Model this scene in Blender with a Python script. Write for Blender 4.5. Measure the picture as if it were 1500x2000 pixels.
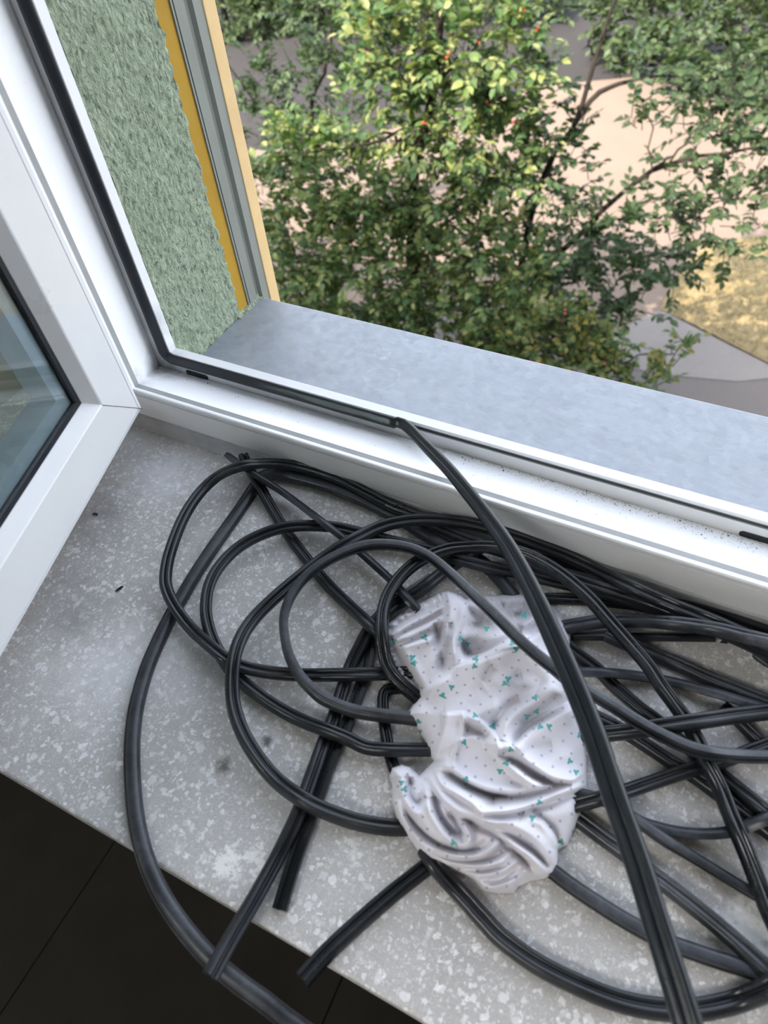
import bpy, bmesh, math, random
import numpy as np
from mathutils import Vector, Matrix, noise as mnoise

for o in list(bpy.data.objects):
    bpy.data.objects.remove(o)
S = bpy.context.scene
COL = S.collection
rng = np.random.default_rng(7)
random.seed(7)

# ------------------------------------------------------------------ camera
F_PX = 1333.6
R = np.array([[0.8969903, 0.43639347, -0.07049215],
              [0.30058087, -0.71904857, -0.62659421],
              [-0.3241289, 0.54086033, -0.77615112]])      # world -> camera (x right, y down, z forward)
CAM = np.array([0.0, 0.0, 0.45])
cam_data = bpy.data.cameras.new('camera')
cam = bpy.data.objects.new('camera', cam_data)
COL.objects.link(cam)
Rt = R.T
cam.matrix_world = Matrix(((Rt[0][0], -Rt[0][1], -Rt[0][2], CAM[0]),
                           (Rt[1][0], -Rt[1][1], -Rt[1][2], CAM[1]),
                           (Rt[2][0], -Rt[2][1], -Rt[2][2], CAM[2]),
                           (0, 0, 0, 1)))
cam_data.sensor_fit = 'VERTICAL'
cam_data.sensor_height = 36.0
cam_data.sensor_width = 27.0
cam_data.lens = F_PX * 36.0 / 2000.0
cam_data.clip_start = 0.01
cam_data.clip_end = 200
cam_data.dof.use_dof = True
cam_data.dof.focus_distance = 0.62
cam_data.dof.aperture_fstop = 8.0
S.camera = cam

# ------------------------------------------------------------------ light
SUN_ELEV, SUN_AZ = 44.0, 18.0        # sun stands behind the building (-Y), a little to the left
world = bpy.data.worlds.new('sky')
S.world = world
world.use_nodes = True
wn = world.node_tree
wn.nodes.clear()
wo = wn.nodes.new('ShaderNodeOutputWorld')
wb = wn.nodes.new('ShaderNodeBackground')
sky = wn.nodes.new('ShaderNodeTexSky')
sky.sky_type = 'NISHITA'
sky.sun_disc = False
sky.sun_elevation = math.radians(SUN_ELEV)
sky.sun_rotation = math.radians(180 + SUN_AZ)
sky.altitude = 100
sky.air_density = 1.0
sky.dust_density = 2.5
sky.ozone_density = 1.0
wb.inputs['Strength'].default_value = 0.62
haze = wn.nodes.new('ShaderNodeMix'); haze.data_type = 'RGBA'       # thin high haze: greyer than a clear blue sky
haze.inputs[0].default_value = 0.74
bw = wn.nodes.new('ShaderNodeRGBToBW')
wn.links.new(sky.outputs[0], bw.inputs[0])
wn.links.new(sky.outputs[0], haze.inputs[6]); wn.links.new(bw.outputs[0], haze.inputs[7])
wn.links.new(haze.outputs[2], wb.inputs[0])
wn.links.new(wb.outputs[0], wo.inputs[0])
sl = bpy.data.lights.new('sun', 'SUN')
sl.energy = 7.4
sl.angle = math.radians(0.6)
sl.color = (1.0, 0.86, 0.68)
so = bpy.data.objects.new('sun', sl)
COL.objects.link(so)
e_, a_ = math.radians(SUN_ELEV), math.radians(SUN_AZ)
sun_from = Vector((-math.sin(a_) * math.cos(e_), -math.cos(a_) * math.cos(e_), math.sin(e_)))
so.rotation_euler = sun_from.to_track_quat('Z', 'Y').to_euler()
so.location = sun_from * 30
S.view_settings.view_transform = 'Standard'
S.view_settings.look = 'None'
S.view_settings.gamma = 1.0
S.view_settings.use_curve_mapping = False
S.view_settings.exposure = 1.38

# ------------------------------------------------------------------ helpers
def ray(u, v):
    return Rt @ np.array([(u - 750) / F_PX, (v - 1000) / F_PX, 1.0])

def at_z(u, v, z):
    d = ray(u, v)
    return CAM + d * ((z - CAM[2]) / d[2])

def at_y(u, v, y):
    d = ray(u, v)
    return CAM + d * ((y - CAM[1]) / d[1])

def tag(o, label=None, cat=None, group=None, kind=None):
    if label: o['label'] = label
    if cat: o['category'] = cat
    if group: o['group'] = group
    if kind: o['kind'] = kind
    return o

def mesh_obj(name, verts, faces, mat, parent=None, smooth=False):
    me = bpy.data.meshes.new(name)
    me.from_pydata([tuple(map(float, v)) for v in verts], [], [tuple(f) for f in faces])
    me.update()
    if mat: me.materials.append(mat)
    if smooth:
        me.polygons.foreach_set('use_smooth', [True] * len(me.polygons))
    o = bpy.data.objects.new(name, me)
    COL.objects.link(o)
    if parent: o.parent = parent
    return o

def empty(name, loc=(0, 0, 0)):
    o = bpy.data.objects.new(name, None)
    o.empty_display_size = 0.05
    COL.objects.link(o)
    o.location = loc
    return o

def child(o, parent):
    """parent o (built in world coordinates) to a located empty without moving it"""
    o.parent = parent
    o.matrix_parent_inverse = Matrix.Translation(-parent.location)
    return o

def bm_obj(name, bm, mat, parent=None, smooth=False):
    bmesh.ops.recalc_face_normals(bm, faces=bm.faces)
    me = bpy.data.meshes.new(name)
    bm.to_mesh(me); bm.free()
    if mat: me.materials.append(mat)
    if smooth:
        me.polygons.foreach_set('use_smooth', [True] * len(me.polygons))
    o = bpy.data.objects.new(name, me)
    COL.objects.link(o)
    if parent: o.parent = parent
    return o

def add_box(bm, a, b, bevel=0.0, seg=2):
    r = bmesh.ops.create_cube(bm, size=1.0)
    vs = r['verts']
    c = [(a[i] + b[i]) / 2 for i in range(3)]
    s = [abs(b[i] - a[i]) for i in range(3)]
    for v in vs:
        v.co = Vector((c[0] + v.co.x * s[0], c[1] + v.co.y * s[1], c[2] + v.co.z * s[2]))
    if bevel > 0:
        es = {e for v in vs for e in v.link_edges}
        bmesh.ops.bevel(bm, geom=list(es), offset=bevel, segments=seg, profile=0.6, affect='EDGES')

def box_obj(name, a, b, mat, parent=None, bevel=0.0):
    bm = bmesh.new()
    add_box(bm, a, b, bevel)
    return bm_obj(name, bm, mat, parent)

def smooth_poly(P, n):
    """Catmull-Rom resample (centripetal-ish) of P (k,d) to n points, uniform in chord length"""
    P = np.asarray(P, float)
    if len(P) == 2:
        t = np.linspace(0, 1, n)[:, None]
        return P[0] * (1 - t) + P[1] * t
    E = np.vstack([2 * P[0] - P[1], P, 2 * P[-1] - P[-2]])
    out = []
    for i in range(1, len(E) - 2):
        p0, p1, p2, p3 = E[i - 1], E[i], E[i + 1], E[i + 2]
        for t in np.linspace(0, 1, 16, endpoint=False):
            out.append(0.5 * ((2 * p1) + (-p0 + p2) * t + (2 * p0 - 5 * p1 + 4 * p2 - p3) * t * t + (-p0 + 3 * p1 - 3 * p2 + p3) * t ** 3))
    out.append(P[-1])
    out = np.array(out)
    L = np.r_[0, np.cumsum(np.linalg.norm(np.diff(out[:, :2], axis=0), axis=1))]
    q = np.linspace(0, L[-1], n)
    return np.stack([np.interp(q, L, out[:, k]) for k in range(out.shape[1])], 1)

# ------------------------------------------------------------------ materials
class NT:
    def __init__(s, name):
        s.m = bpy.data.materials.new(name)
        s.m.use_nodes = True
        s.t = s.m.node_tree
        s.t.nodes.clear()
        s.out = s.n('ShaderNodeOutputMaterial')
        s.b = s.n('ShaderNodeBsdfPrincipled')
        s.l(s.b.outputs[0], s.out.inputs[0])
    def n(s, typ, **kw):
        x = s.t.nodes.new(typ)
        for k, v in kw.items(): setattr(x, k, v)
        return x
    def l(s, a, b): s.t.links.new(a, b)
    def set(s, **kw):
        for k, v in kw.items():
            k = k.replace('_', ' ')
            s.b.inputs[k].default_value = (*v, 1) if isinstance(v, tuple) else v
    def coord(s, scale=1.0, which='Object', loc=(0, 0, 0), stretch=None):
        tc = s.n('ShaderNodeTexCoord')
        mp = s.n('ShaderNodeMapping')
        s.l(tc.outputs[which], mp.inputs[0])
        sc = stretch or (1, 1, 1)
        mp.inputs['Scale'].default_value = (scale * sc[0], scale * sc[1], scale * sc[2])
        mp.inputs['Location'].default_value = loc
        return mp.outputs[0]
    def noise(s, co, scale, detail=4, rough=0.6, dist=0.0):
        x = s.n('ShaderNodeTexNoise')
        x.inputs['Scale'].default_value = scale
        x.inputs['Detail'].default_value = detail
        x.inputs['Roughness'].default_value = rough
        x.inputs['Distortion'].default_value = dist
        s.l(co, x.inputs['Vector'])
        return x.outputs['Fac']
    def vor(s, co, scale, feature='F1', rand=1.0):
        x = s.n('ShaderNodeTexVoronoi', feature=feature)
        x.inputs['Scale'].default_value = scale
        x.inputs['Randomness'].default_value = rand
        s.l(co, x.inputs['Vector'])
        return x
    def ramp(s, fac, stops, interp='LINEAR'):
        x = s.n('ShaderNodeValToRGB')
        x.color_ramp.interpolation = interp
        el = x.color_ramp.elements
        while len(el) < len(stops): el.new(0.5)
        for i, (p, c) in enumerate(stops):
            el[i].position = p
            el[i].color = (*c, 1) if isinstance(c, tuple) else (c, c, c, 1)
        s.l(fac, x.inputs[0])
        return x.outputs[0]
    def mix(s, fac, a, b, mode='MIX'):
        x = s.n('ShaderNodeMix', data_type='RGBA', blend_type=mode)
        for i, v in ((0, fac), (6, a), (7, b)):
            if hasattr(v, 'is_output') or isinstance(v, bpy.types.NodeSocket): s.l(v, x.inputs[i])
            else: x.inputs[i].default_value = v if i == 0 else ((*v, 1) if isinstance(v, tuple) else (v, v, v, 1))
        return x.outputs[2]
    def math(s, op, a, b=0.0, clamp=False):
        x = s.n('ShaderNodeMath', operation=op, use_clamp=clamp)
        for i, v in ((0, a), (1, b)):
            if isinstance(v, bpy.types.NodeSocket): s.l(v, x.inputs[i])
            else: x.inputs[i].default_value = v
        return x.outputs[0]
    def bump(s, h, strength, dist):
        x = s.n('ShaderNodeBump')
        x.inputs['Strength'].default_value = strength
        x.inputs['Distance'].default_value = dist
        s.l(h, x.inputs['Height'])
        s.l(x.outputs[0], s.b.inputs['Normal'])
    def base(s, c): s.l(c, s.b.inputs['Base Color'])
    def rough(s, c): s.l(c, s.b.inputs['Roughness'])

def m_plain(name, col, rough=0.5, var=0.12, scale=30, bump=0.0, spec=None, metal=0.0):
    m = NT(name); m.set(Roughness=rough, Metallic=metal)
    if spec is not None: m.b.inputs['Specular IOR Level'].default_value = spec
    co = m.coord()
    n = m.noise(co, scale)
    d = tuple(c * (1 - var) for c in col); u = tuple(min(1, c * (1 + var)) for c in col)
    m.base(m.ramp(n, [(0.3, d), (0.7, u)]))
    if bump > 0: m.bump(m.noise(co, scale * 8), bump, 0.002)
    return m.m

WIN0 = (0.0, 0.0, 0.0)      # the frame's mesh keeps world coordinates
def m_upvc(k=1.0, name='white_upvc'):
    m = NT(name); m.set(Roughness=0.32)
    co = m.coord()
    n = m.noise(co, 9, 6, 0.7); n2 = m.noise(co, 140, 3, 0.7)
    c = m.ramp(n, [(0.3, (0.76 * k, 0.77 * k, 0.785 * k)), (0.7, (0.82 * k, 0.83 * k, 0.845 * k))])
    dirt = m.ramp(n2, [(0.62, 0.0), (0.78, 0.22)])
    c = m.mix(dirt, c, (0.5, 0.5, 0.5))
    for px_, r_, a_ in (((-0.457, 0.377, 0.026), 0.040, 0.75), ((-0.457, 0.384, 0.075), 0.03, 0.4), ((-0.452, 0.336, 0.043), 0.022, 0.5)):
        ds = m.n('ShaderNodeVectorMath', operation='DISTANCE'); m.l(m.coord(loc=(WIN0[0], WIN0[1], WIN0[2])), ds.inputs[0]); ds.inputs[1].default_value = px_
        f = m.math('SUBTRACT', 1.0, m.math('DIVIDE', ds.outputs['Value'], r_), clamp=True)
        c = m.mix(m.ramp(m.math('MULTIPLY', f, m.noise(co, 70, 5, 0.7)), [(0.12, 0.0), (0.5, a_)]), c, (0.20, 0.20, 0.20))
    m.base(c)
    m.rough(m.ramp(n, [(0.3, 0.27), (0.7, 0.4)]))
    return m.m

def m_rubber(name, base=(0.0055, 0.007, 0.0095), dust=0.13, rough=0.24):
    m = NT(name); m.set(Roughness=rough); m.b.inputs['Specular IOR Level'].default_value = 0.42
    co = m.coord()
    n = m.noise(co, 22, 5, 0.7); n2 = m.noise(co, 260, 4, 0.7)
    d = m.math('MULTIPLY', m.ramp(n, [(0.38, 0.05), (0.72, 1.0)]), m.ramp(n2, [(0.3, 0.5), (0.7, 1.0)]))
    m.base(m.mix(m.math('MULTIPLY', d, dust), base, (0.19, 0.205, 0.235)))
    m.rough(m.ramp(n, [(0.3, rough), (0.75, rough + 0.22)]))
    m.bump(n2, 0.08, 0.0005)
    return m.m

def m_terrazzo():
    m = NT('grey_terrazzo'); m.set(Roughness=0.55)
    co = m.coord()
    # warp the coordinates so that the chips come out splintery
    wn_ = m.n('ShaderNodeTexNoise'); wn_.inputs['Scale'].default_value = 260; wn_.inputs['Detail'].default_value = 2
    m.l(co, wn_.inputs['Vector'])
    vm = m.n('ShaderNodeVectorMath', operation='MULTIPLY_ADD')
    m.l(wn_.outputs['Color'], vm.inputs[0]); vm.inputs[1].default_value = (0.006, 0.006, 0.006); m.l(co, vm.inputs[2])
    cw = vm.outputs[0]
    big = m.noise(co, 6, 5, 0.65)
    mid = m.noise(co, 40, 5, 0.7)
    fine = m.noise(co, 700, 3, 0.8)
    base = m.ramp(big, [(0.3, (0.40, 0.39, 0.375)), (0.5, (0.49, 0.48, 0.467)), (0.72, (0.57, 0.57, 0.572))])
    base = m.mix(m.ramp(mid, [(0.35, 0.0), (0.75, 0.45)]), base, (0.35, 0.332, 0.308))
    base = m.mix(m.ramp(fine, [(0.35, 0.32), (0.6, 0.0)]), base, (0.19, 0.19, 0.19))
    def chips(scale, thr, size, colr, strength):
        v = m.vor(cw, scale)
        sep = m.n('ShaderNodeSeparateColor'); m.l(v.outputs['Color'], sep.inputs[0])
        pick = m.math('GREATER_THAN', sep.outputs[0], thr)
        sz = m.math('MULTIPLY_ADD', sep.outputs[1], size); m.t.nodes[-1].inputs[2].default_value = size * 0.45
        ins = m.math('LESS_THAN', v.outputs['Distance'], sz)
        k = m.math('MULTIPLY', pick, ins)
        k = m.math('MULTIPLY', k, m.math('MULTIPLY_ADD', sep.outputs[2], strength * 0.6)); 
        m.t.nodes[-2].inputs[2].default_value = 0.0
        return k, sep.outputs[2]
    k1, s1 = chips(190, 0.58, 0.40, None, 1.0)
    k2, s2 = chips(320, 0.42, 0.40, None, 1.0)
    k3, s3 = chips(560, 0.42, 0.38, None, 0.9)
    light = (0.88, 0.885, 0.89)
    c = m.mix(k3, base, (0.80, 0.80, 0.805))
    c = m.mix(k2, c, light)
    c = m.mix(k1, c, (0.88, 0.885, 0.89))
    # whitish plaster smears with their own shapes, and a few dark stains
    def spot(x, y, r, lo, hi, colr, amt, ns=60):
        sp = m.n('ShaderNodeVectorMath', operation='DISTANCE'); m.l(co, sp.inputs[0]); sp.inputs[1].default_value = (x, y, 0)
        f = m.math('SUBTRACT', 1.0, m.math('DIVIDE', sp.outputs['Value'], r), clamp=True)
        n = m.noise(co, ns, 6, 0.75)
        f = m.math('MULTIPLY', f, n)
        return m.ramp(f, [(lo, 0.0), (hi, amt)]), colr
    for (u, v, r, lo, hi, colr, amt, ns) in [
            (440, 1690, 0.055, 0.40, 0.47, (0.80, 0.80, 0.78), 0.9, 130),
            (500, 1680, 0.045, 0.42, 0.48, (0.78, 0.78, 0.76), 0.8, 150),
            (700, 1650, 0.05, 0.43, 0.50, (0.78, 0.78, 0.76), 0.6, 170),
            (200, 1300, 0.09, 0.2, 0.48, (0.70, 0.71, 0.73), 0.55, 55),
            (330, 1290, 0.08, 0.2, 0.5, (0.66, 0.67, 0.69), 0.5, 70),
            (330, 920, 0.09, 0.22, 0.5, (0.68, 0.71, 0.75), 0.6, 60),
            (240, 860, 0.07, 0.2, 0.5, (0.60, 0.63, 0.68), 0.5, 80),
            (560, 960, 0.06, 0.25, 0.5, (0.66, 0.68, 0.71), 0.5, 90),
            (1460, 1830, 0.05, 0.3, 0.38, (0.76, 0.76, 0.74), 0.7, 120),
            (437, 1497, 0.013, 0.22, 0.42, (0.06, 0.055, 0.04), 0.75, 260),
            (521, 1448, 0.008, 0.2, 0.4, (0.05, 0.05, 0.045), 0.8, 260),
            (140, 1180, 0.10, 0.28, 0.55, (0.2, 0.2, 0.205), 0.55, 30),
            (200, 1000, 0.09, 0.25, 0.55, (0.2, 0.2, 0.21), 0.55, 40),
            (1250, 1480, 0.07, 0.3, 0.6, (0.22, 0.205, 0.18), 0.5, 40),
            (1380, 1690, 0.06, 0.25, 0.55, (0.22, 0.19, 0.16), 0.6, 50)]:
        p = at_z(u, v, 0)
        f, cc = spot(p[0], p[1], r, lo, hi, colr, amt, ns)
        c = m.mix(f, c, cc)
    m.base(c)
    m.rough(m.ramp(mid, [(0.3, 0.45), (0.7, 0.68)]))
    m.bump(m.noise(co, 500, 4, 0.7), 0.12, 0.001)
    return m.m

def m_zinc():
    m = NT('galvanised_sheet'); m.set(Roughness=0.5, Metallic=0.25)
    co = m.coord()
    v = m.vor(co, 140); sep = m.n('ShaderNodeSeparateColor'); m.l(v.outputs['Color'], sep.inputs[0])
    big = m.noise(co, 14, 6, 0.7)
    c = m.ramp(sep.outputs[0], [(0.0, (0.24, 0.263, 0.295)), (1.0, (0.28, 0.303, 0.335))])
    c = m.mix(m.ramp(big, [(0.4, 0.0), (0.75, 0.6)]), c, (0.33, 0.355, 0.39))
    sp = m.noise(m.coord(stretch=(0.6, 1.4, 1)), 85, 8, 0.85)
    c = m.mix(m.ramp(sp, [(0.48, 0.0), (0.7, 0.55)]), c, (0.37, 0.395, 0.43))
    c = m.mix(m.ramp(m.noise(co, 150, 6, 0.85), [(0.66, 0.0), (0.74, 0.8)]), c, (0.50, 0.52, 0.55))
    c = m.mix(m.ramp(m.noise(co, 32, 5, 0.7), [(0.32, 0.25), (0.5, 0.0)]), c, (0.2, 0.22, 0.25))
    # pale ring left by a drip
    for (u, vv, r0) in ((745, 738, 0.016), (745, 690, 0.008)):
        p = at_z(u, vv, 0.0095)
        ds = m.n('ShaderNodeVectorMath', operation='DISTANCE'); m.l(co, ds.inputs[0]); ds.inputs[1].default_value = tuple(p)
        q = m.math('ABSOLUTE', m.math('SUBTRACT', m.math('ADD', ds.outputs['Value'], m.math('MULTIPLY', m.noise(co, 45, 4, 0.6), r0 * 0.9)), r0 * 1.45))
        q = m.math('SUBTRACT', 1.0, m.math('DIVIDE', q, 0.008), clamp=True)
        c = m.mix(m.ramp(m.math('MULTIPLY', q, m.noise(co, 210, 7, 0.85)), [(0.42, 0.0), (0.62, 0.5)]), c, (0.46, 0.48, 0.5))
    m.base(c)
    m.rough(m.ramp(sep.outputs[1], [(0, 0.42), (1, 0.6)]))
    return m.m

def m_stucco():
    m = NT('green_stucco'); m.set(Roughness=0.9)
    co = m.coord(stretch=(1, 1.5, 0.75))
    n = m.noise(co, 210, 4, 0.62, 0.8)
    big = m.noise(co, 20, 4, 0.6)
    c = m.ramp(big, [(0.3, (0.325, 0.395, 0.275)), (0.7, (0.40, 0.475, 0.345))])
    c = m.mix(m.ramp(n, [(0.36, 0.75), (0.48, 0.0)]), c, (0.12, 0.16, 0.125))  # pits of the relief darkened in colour as painted shade
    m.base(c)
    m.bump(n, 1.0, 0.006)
    return m.m

def m_leaf(name, cols, trans=0.3):
    m = NT(name); m.set(Roughness=0.55)
    m.b.inputs['Specular IOR Level'].default_value = 0.3
    g = m.n('ShaderNodeNewGeometry')
    oi = m.n('ShaderNodeObjectInfo')
    r = m.math('FRACT', m.math('ADD', g.outputs['Random Per Island'], oi.outputs['Random']))
    k = len(cols)
    c = m.ramp(r, [(i / (k - 1), cc) for i, cc in enumerate(cols)])
    m.base(c)
    tr = m.n('ShaderNodeBsdfTranslucent')
    m.l(m.mix(1.0, c, (1.5, 1.6, 0.7), 'MULTIPLY'), tr.inputs[0])
    mx = m.n('ShaderNodeMixShader'); mx.inputs[0].default_value = trans
    m.l(m.b.outputs[0], mx.inputs[1]); m.l(tr.outputs[0], mx.inputs[2])
    m.l(mx.outputs[0], m.out.inputs[0])
    return m.m

def m_ground(name, c1, c2, scale, rough=0.9, speck=0.15):
    m = NT(name); m.set(Roughness=rough); m.b.inputs['Specular IOR Level'].default_value = 0.15
    co = m.coord()
    n = m.noise(co, scale, 6, 0.7); f = m.noise(co, 25, 3, 0.8)
    c = m.ramp(n, [(0.3, c1), (0.7, c2)])
    m.base(m.mix(m.ramp(f, [(0.35, speck), (0.6, 0.0)]), c, tuple(x * 0.5 for x in c1)))
    m.bump(f, 0.3, 0.01)
    return m.m

def m_cloth():
    m = NT('printed_cotton'); m.set(Roughness=0.9)
    m.b.inputs['Sheen Weight'].default_value = 0.25
    at = m.n('ShaderNodeAttribute', attribute_name='print')
    sep = m.n('ShaderNodeSeparateColor'); m.l(at.outputs['Color'], sep.inputs[0])
    star, dirt, band = sep.outputs[0], sep.outputs[1], sep.outputs[2]
    uv = m.n('ShaderNodeUVMap', uv_map='flat')
    mp = m.n('ShaderNodeMapping'); m.l(uv.outputs[0], mp.inputs[0])
    mp.inputs['Rotation'].default_value = (0, 0, 0.5)
    v = m.n('ShaderNodeTexVoronoi', feature='F1', voronoi_dimensions='2D')
    v.inputs['Scale'].default_value = 125.0; v.inputs['Randomness'].default_value = 0.35
    m.l(mp.outputs[0], v.inputs['Vector'])
    dots = m.ramp(v.outputs['Distance'], [(0.085, 0.85), (0.13, 0.0)])
    dots = m.math('MULTIPLY', dots, m.math('SUBTRACT', 1.0, band))
    co = m.coord()
    n = m.noise(co, 30, 5, 0.6)
    c = m.ramp(n, [(0.3, (0.66, 0.64, 0.69)), (0.7, (0.74, 0.725, 0.77))])
    dm = m.math('MULTIPLY', dirt, m.ramp(m.noise(co, 45, 6, 0.7), [(0.25, 0.55), (0.62, 1.0)]))
    c = m.mix(dm, c, (0.17, 0.155, 0.16))
    c = m.mix(dots, c, (0.33, 0.35, 0.42))
    c = m.mix(m.ramp(star, [(0.35, 0.0), (0.6, 0.92)]), c, (0.015, 0.33, 0.30))
    m.base(c)
    w = m.n('ShaderNodeTexWave'); w.inputs['Scale'].default_value = 420; w.inputs['Distortion'].default_value = 2.0
    m.l(co, w.inputs['Vector'])
    fn = m.noise(co, 160, 4, 0.7)
    m.bump(m.math('ADD', m.math('MULTIPLY', w.outputs['Fac'], 0.25), fn), 0.22, 0.0012)
    return m.m

M = dict(
    upvc=m_upvc(), upvc_sash=m_upvc(0.76, 'dimmed_upvc'), rubber=m_rubber('black_rubber'), dusty=m_rubber('dusty_black_rubber', (0.008, 0.010, 0.0135), 0.40, 0.30),  # sash white dimmed in colour, standing in for weaker light on it
    shiny=m_rubber('clean_black_rubber', (0.0042, 0.0055, 0.0075), 0.05, 0.17),
    slate=m_rubber('sealing_gasket_rubber', (0.0065, 0.0095, 0.0135), 0.06, 0.27),
    terrazzo=m_terrazzo(), zinc=m_zinc(), stucco=m_stucco(), cloth=m_cloth(),
    caulk=m_plain('grey_caulk', (0.42, 0.43, 0.44), 0.7, 0.12, 60),
    groove=m_plain('groove_shade_grey', (0.33, 0.34, 0.34), 0.6, 0.08),
    slot=m_plain('dark_slot', (0.025, 0.03, 0.036), 0.7),
    dark=m_plain('grime', (0.10, 0.10, 0.10), 0.9),
    yellow=m_plain('ochre_paint', (0.37, 0.215, 0.012), 0.75, 0.12, 12, 0.1),
    rail=m_plain('grey_green_metal', (0.22, 0.24, 0.215), 0.6, 0.06, 20),
    raild=m_plain('seal_groove_shadow', (0.13, 0.14, 0.14), 0.6, 0.06, 20),
    cream=m_plain('cream_board', (0.68, 0.48, 0.235), 0.75, 0.07, 25, 0.1),
    wallp=m_plain('room_plaster', (0.78, 0.77, 0.755), 0.9),
    facade=m_plain('facade_render', (0.42, 0.38, 0.30), 0.95, 0.1, 8, 0.3),
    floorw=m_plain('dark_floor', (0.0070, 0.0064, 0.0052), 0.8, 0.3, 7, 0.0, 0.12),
    spacer=m_plain('aluminium_spacer', (0.50, 0.54, 0.60), 0.5, 0.05, 90, 0, None, 0.2),
    bark=m_plain('bark', (0.018, 0.0155, 0.0135), 0.9, 0.3, 14, 0.4, 0.1),
    berry=m_plain('red_berry', (0.36, 0.06, 0.03), 0.35, 0.2, 40),
    pave=m_ground('sandy_paving', (0.112, 0.086, 0.070), (0.133, 0.104, 0.086), 0.5),
    shaded_asphalt=m_ground('shaded_asphalt', (0.020, 0.0188, 0.0195), (0.027, 0.0252, 0.026), 0.6),  # road tone darkened, tree shade put into the colour
    path=m_ground('concrete_path', (0.142, 0.130, 0.123), (0.158, 0.145, 0.137), 0.8),
    dark_pave=m_ground('dark_paving', (0.090, 0.081, 0.077), (0.105, 0.094, 0.090), 0.9),
    lawn=m_ground('dry_lawn_soil', (0.15, 0.115, 0.062), (0.20, 0.155, 0.085), 0.9),
    turf=m_ground('verge_turf', (0.022, 0.034, 0.012), (0.04, 0.052, 0.02), 0.7),
    blade=m_leaf('dry_grass', [(0.11, 0.11, 0.045), (0.22, 0.175, 0.09), (0.17, 0.14, 0.07), (0.07, 0.085, 0.035)], 0.2),
    leaf=m_leaf('green_leaf', [(0.030, 0.066, 0.024), (0.042, 0.084, 0.027), (0.072, 0.115, 0.034), (0.20, 0.22, 0.085), (0.036, 0.074, 0.026)]),  # palest tone puts sunlit highlights into some leaves' colour
    leaf2=m_leaf('shaded_green_leaf', [(0.018, 0.037, 0.017), (0.024, 0.046, 0.019), (0.036, 0.060, 0.022), (0.020, 0.040, 0.018)]),  # green darkened to stand for the right tree's unlit leaves
    leaf3=m_leaf('yellowing_leaf', [(0.032, 0.070, 0.024), (0.085, 0.115, 0.03), (0.028, 0.060, 0.022), (0.15, 0.135, 0.035), (0.036, 0.068, 0.024)]),
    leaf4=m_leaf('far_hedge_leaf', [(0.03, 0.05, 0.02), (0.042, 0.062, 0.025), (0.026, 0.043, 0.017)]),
)
gl = NT('window_glass'); gl.set(Base_Color=(0.74, 0.83, 0.83), Roughness=0.02)
gl.b.inputs['Transmission Weight'].default_value = 1.0
gl.b.inputs['IOR'].default_value = 1.5
M['glass'] = gl.m

lm = NT('fill_glow'); lm.set(Base_Color=(0.9, 0.9, 0.9), Emission_Color=(1.0, 0.97, 0.93), Emission_Strength=9.0)
M['fill_light'] = lm.m  # glow of the added ceiling fill panel
# ------------------------------------------------------------------ structure: room, wall, sills
XL, XR, ZT = -0.4545, 0.95, 1.36         # reveal planes outside
GZ = -6.0
def structure(o):
    o['kind'] = 'structure'
    return o
# outer wall of the building as pieces round the opening (thickness .05 .. .50)
structure(box_obj('wall_front', (-4.5, 0.06, GZ), (4.5, 0.49, -0.045), M['facade']))
for nm, a, b in (('wall_left', (-4.5, 0.06, -0.045), (-0.62, 0.49, 2.8)),
                 ('wall_right', (XR + 0.17, 0.06, -0.045), (4.5, 0.49, 2.8)),
                 ('wall_top', (-0.62, 0.06, ZT + 0.08), (XR + 0.17, 0.49, 2.8))):
    structure(box_obj(nm, a, b, M['facade']))
# the storeys above: the block that keeps this side in shade
structure(box_obj('wall_upper', (-14, -3.6, 1.75), (14, 0.49, 3.1), M['facade']))
structure(box_obj('wall_lower', (-14, -3.6, GZ), (14, 0.05, -0.95), M['facade']))
structure(box_obj('wall_side_left', (-14, -3.6, -0.95), (-2.2, 0.05, 1.75), M['wallp']))
structure(box_obj('wall_side_right', (2.2, -3.6, -0.95), (14, 0.05, 1.75), M['wallp']))
structure(box_obj('wall_back', (-2.2, -3.6, -0.95), (2.8, -3.4, 1.75), M['wallp']))
structure(box_obj('wall_outer_left', (-14, 0.05, GZ), (-4.5, 0.49, 2.8), M['facade']))
structure(box_obj('wall_outer_right', (4.5, 0.05, GZ), (14, 0.49, 2.8), M['facade']))
structure(box_obj('ceiling', (-2.2, -3.4, 1.70), (2.8, 0.06, 1.75), M['wallp']))
# added fill panel, unseen behind and left of the viewer, brightens the room
fill_light = empty('ceiling_fill', (-0.9, -1.5, 1.70))
tag(fill_light, 'flat white fill panel added on the ceiling, unseen behind the viewer', 'fill_light')
child(box_obj('fill_housing', (-1.55, -1.95, 1.655), (-0.25, -1.05, 1.70), M['upvc'], None, 0.006), fill_light)
child(box_obj('fill_emitter', (-1.52, -1.92, 1.648), (-0.28, -1.08, 1.656), M['fill_light']), fill_light)
# dark floorboards
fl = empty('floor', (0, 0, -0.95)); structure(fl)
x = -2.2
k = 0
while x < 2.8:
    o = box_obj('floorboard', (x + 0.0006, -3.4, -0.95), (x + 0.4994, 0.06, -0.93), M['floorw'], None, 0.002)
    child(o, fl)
    x += 0.5
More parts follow.
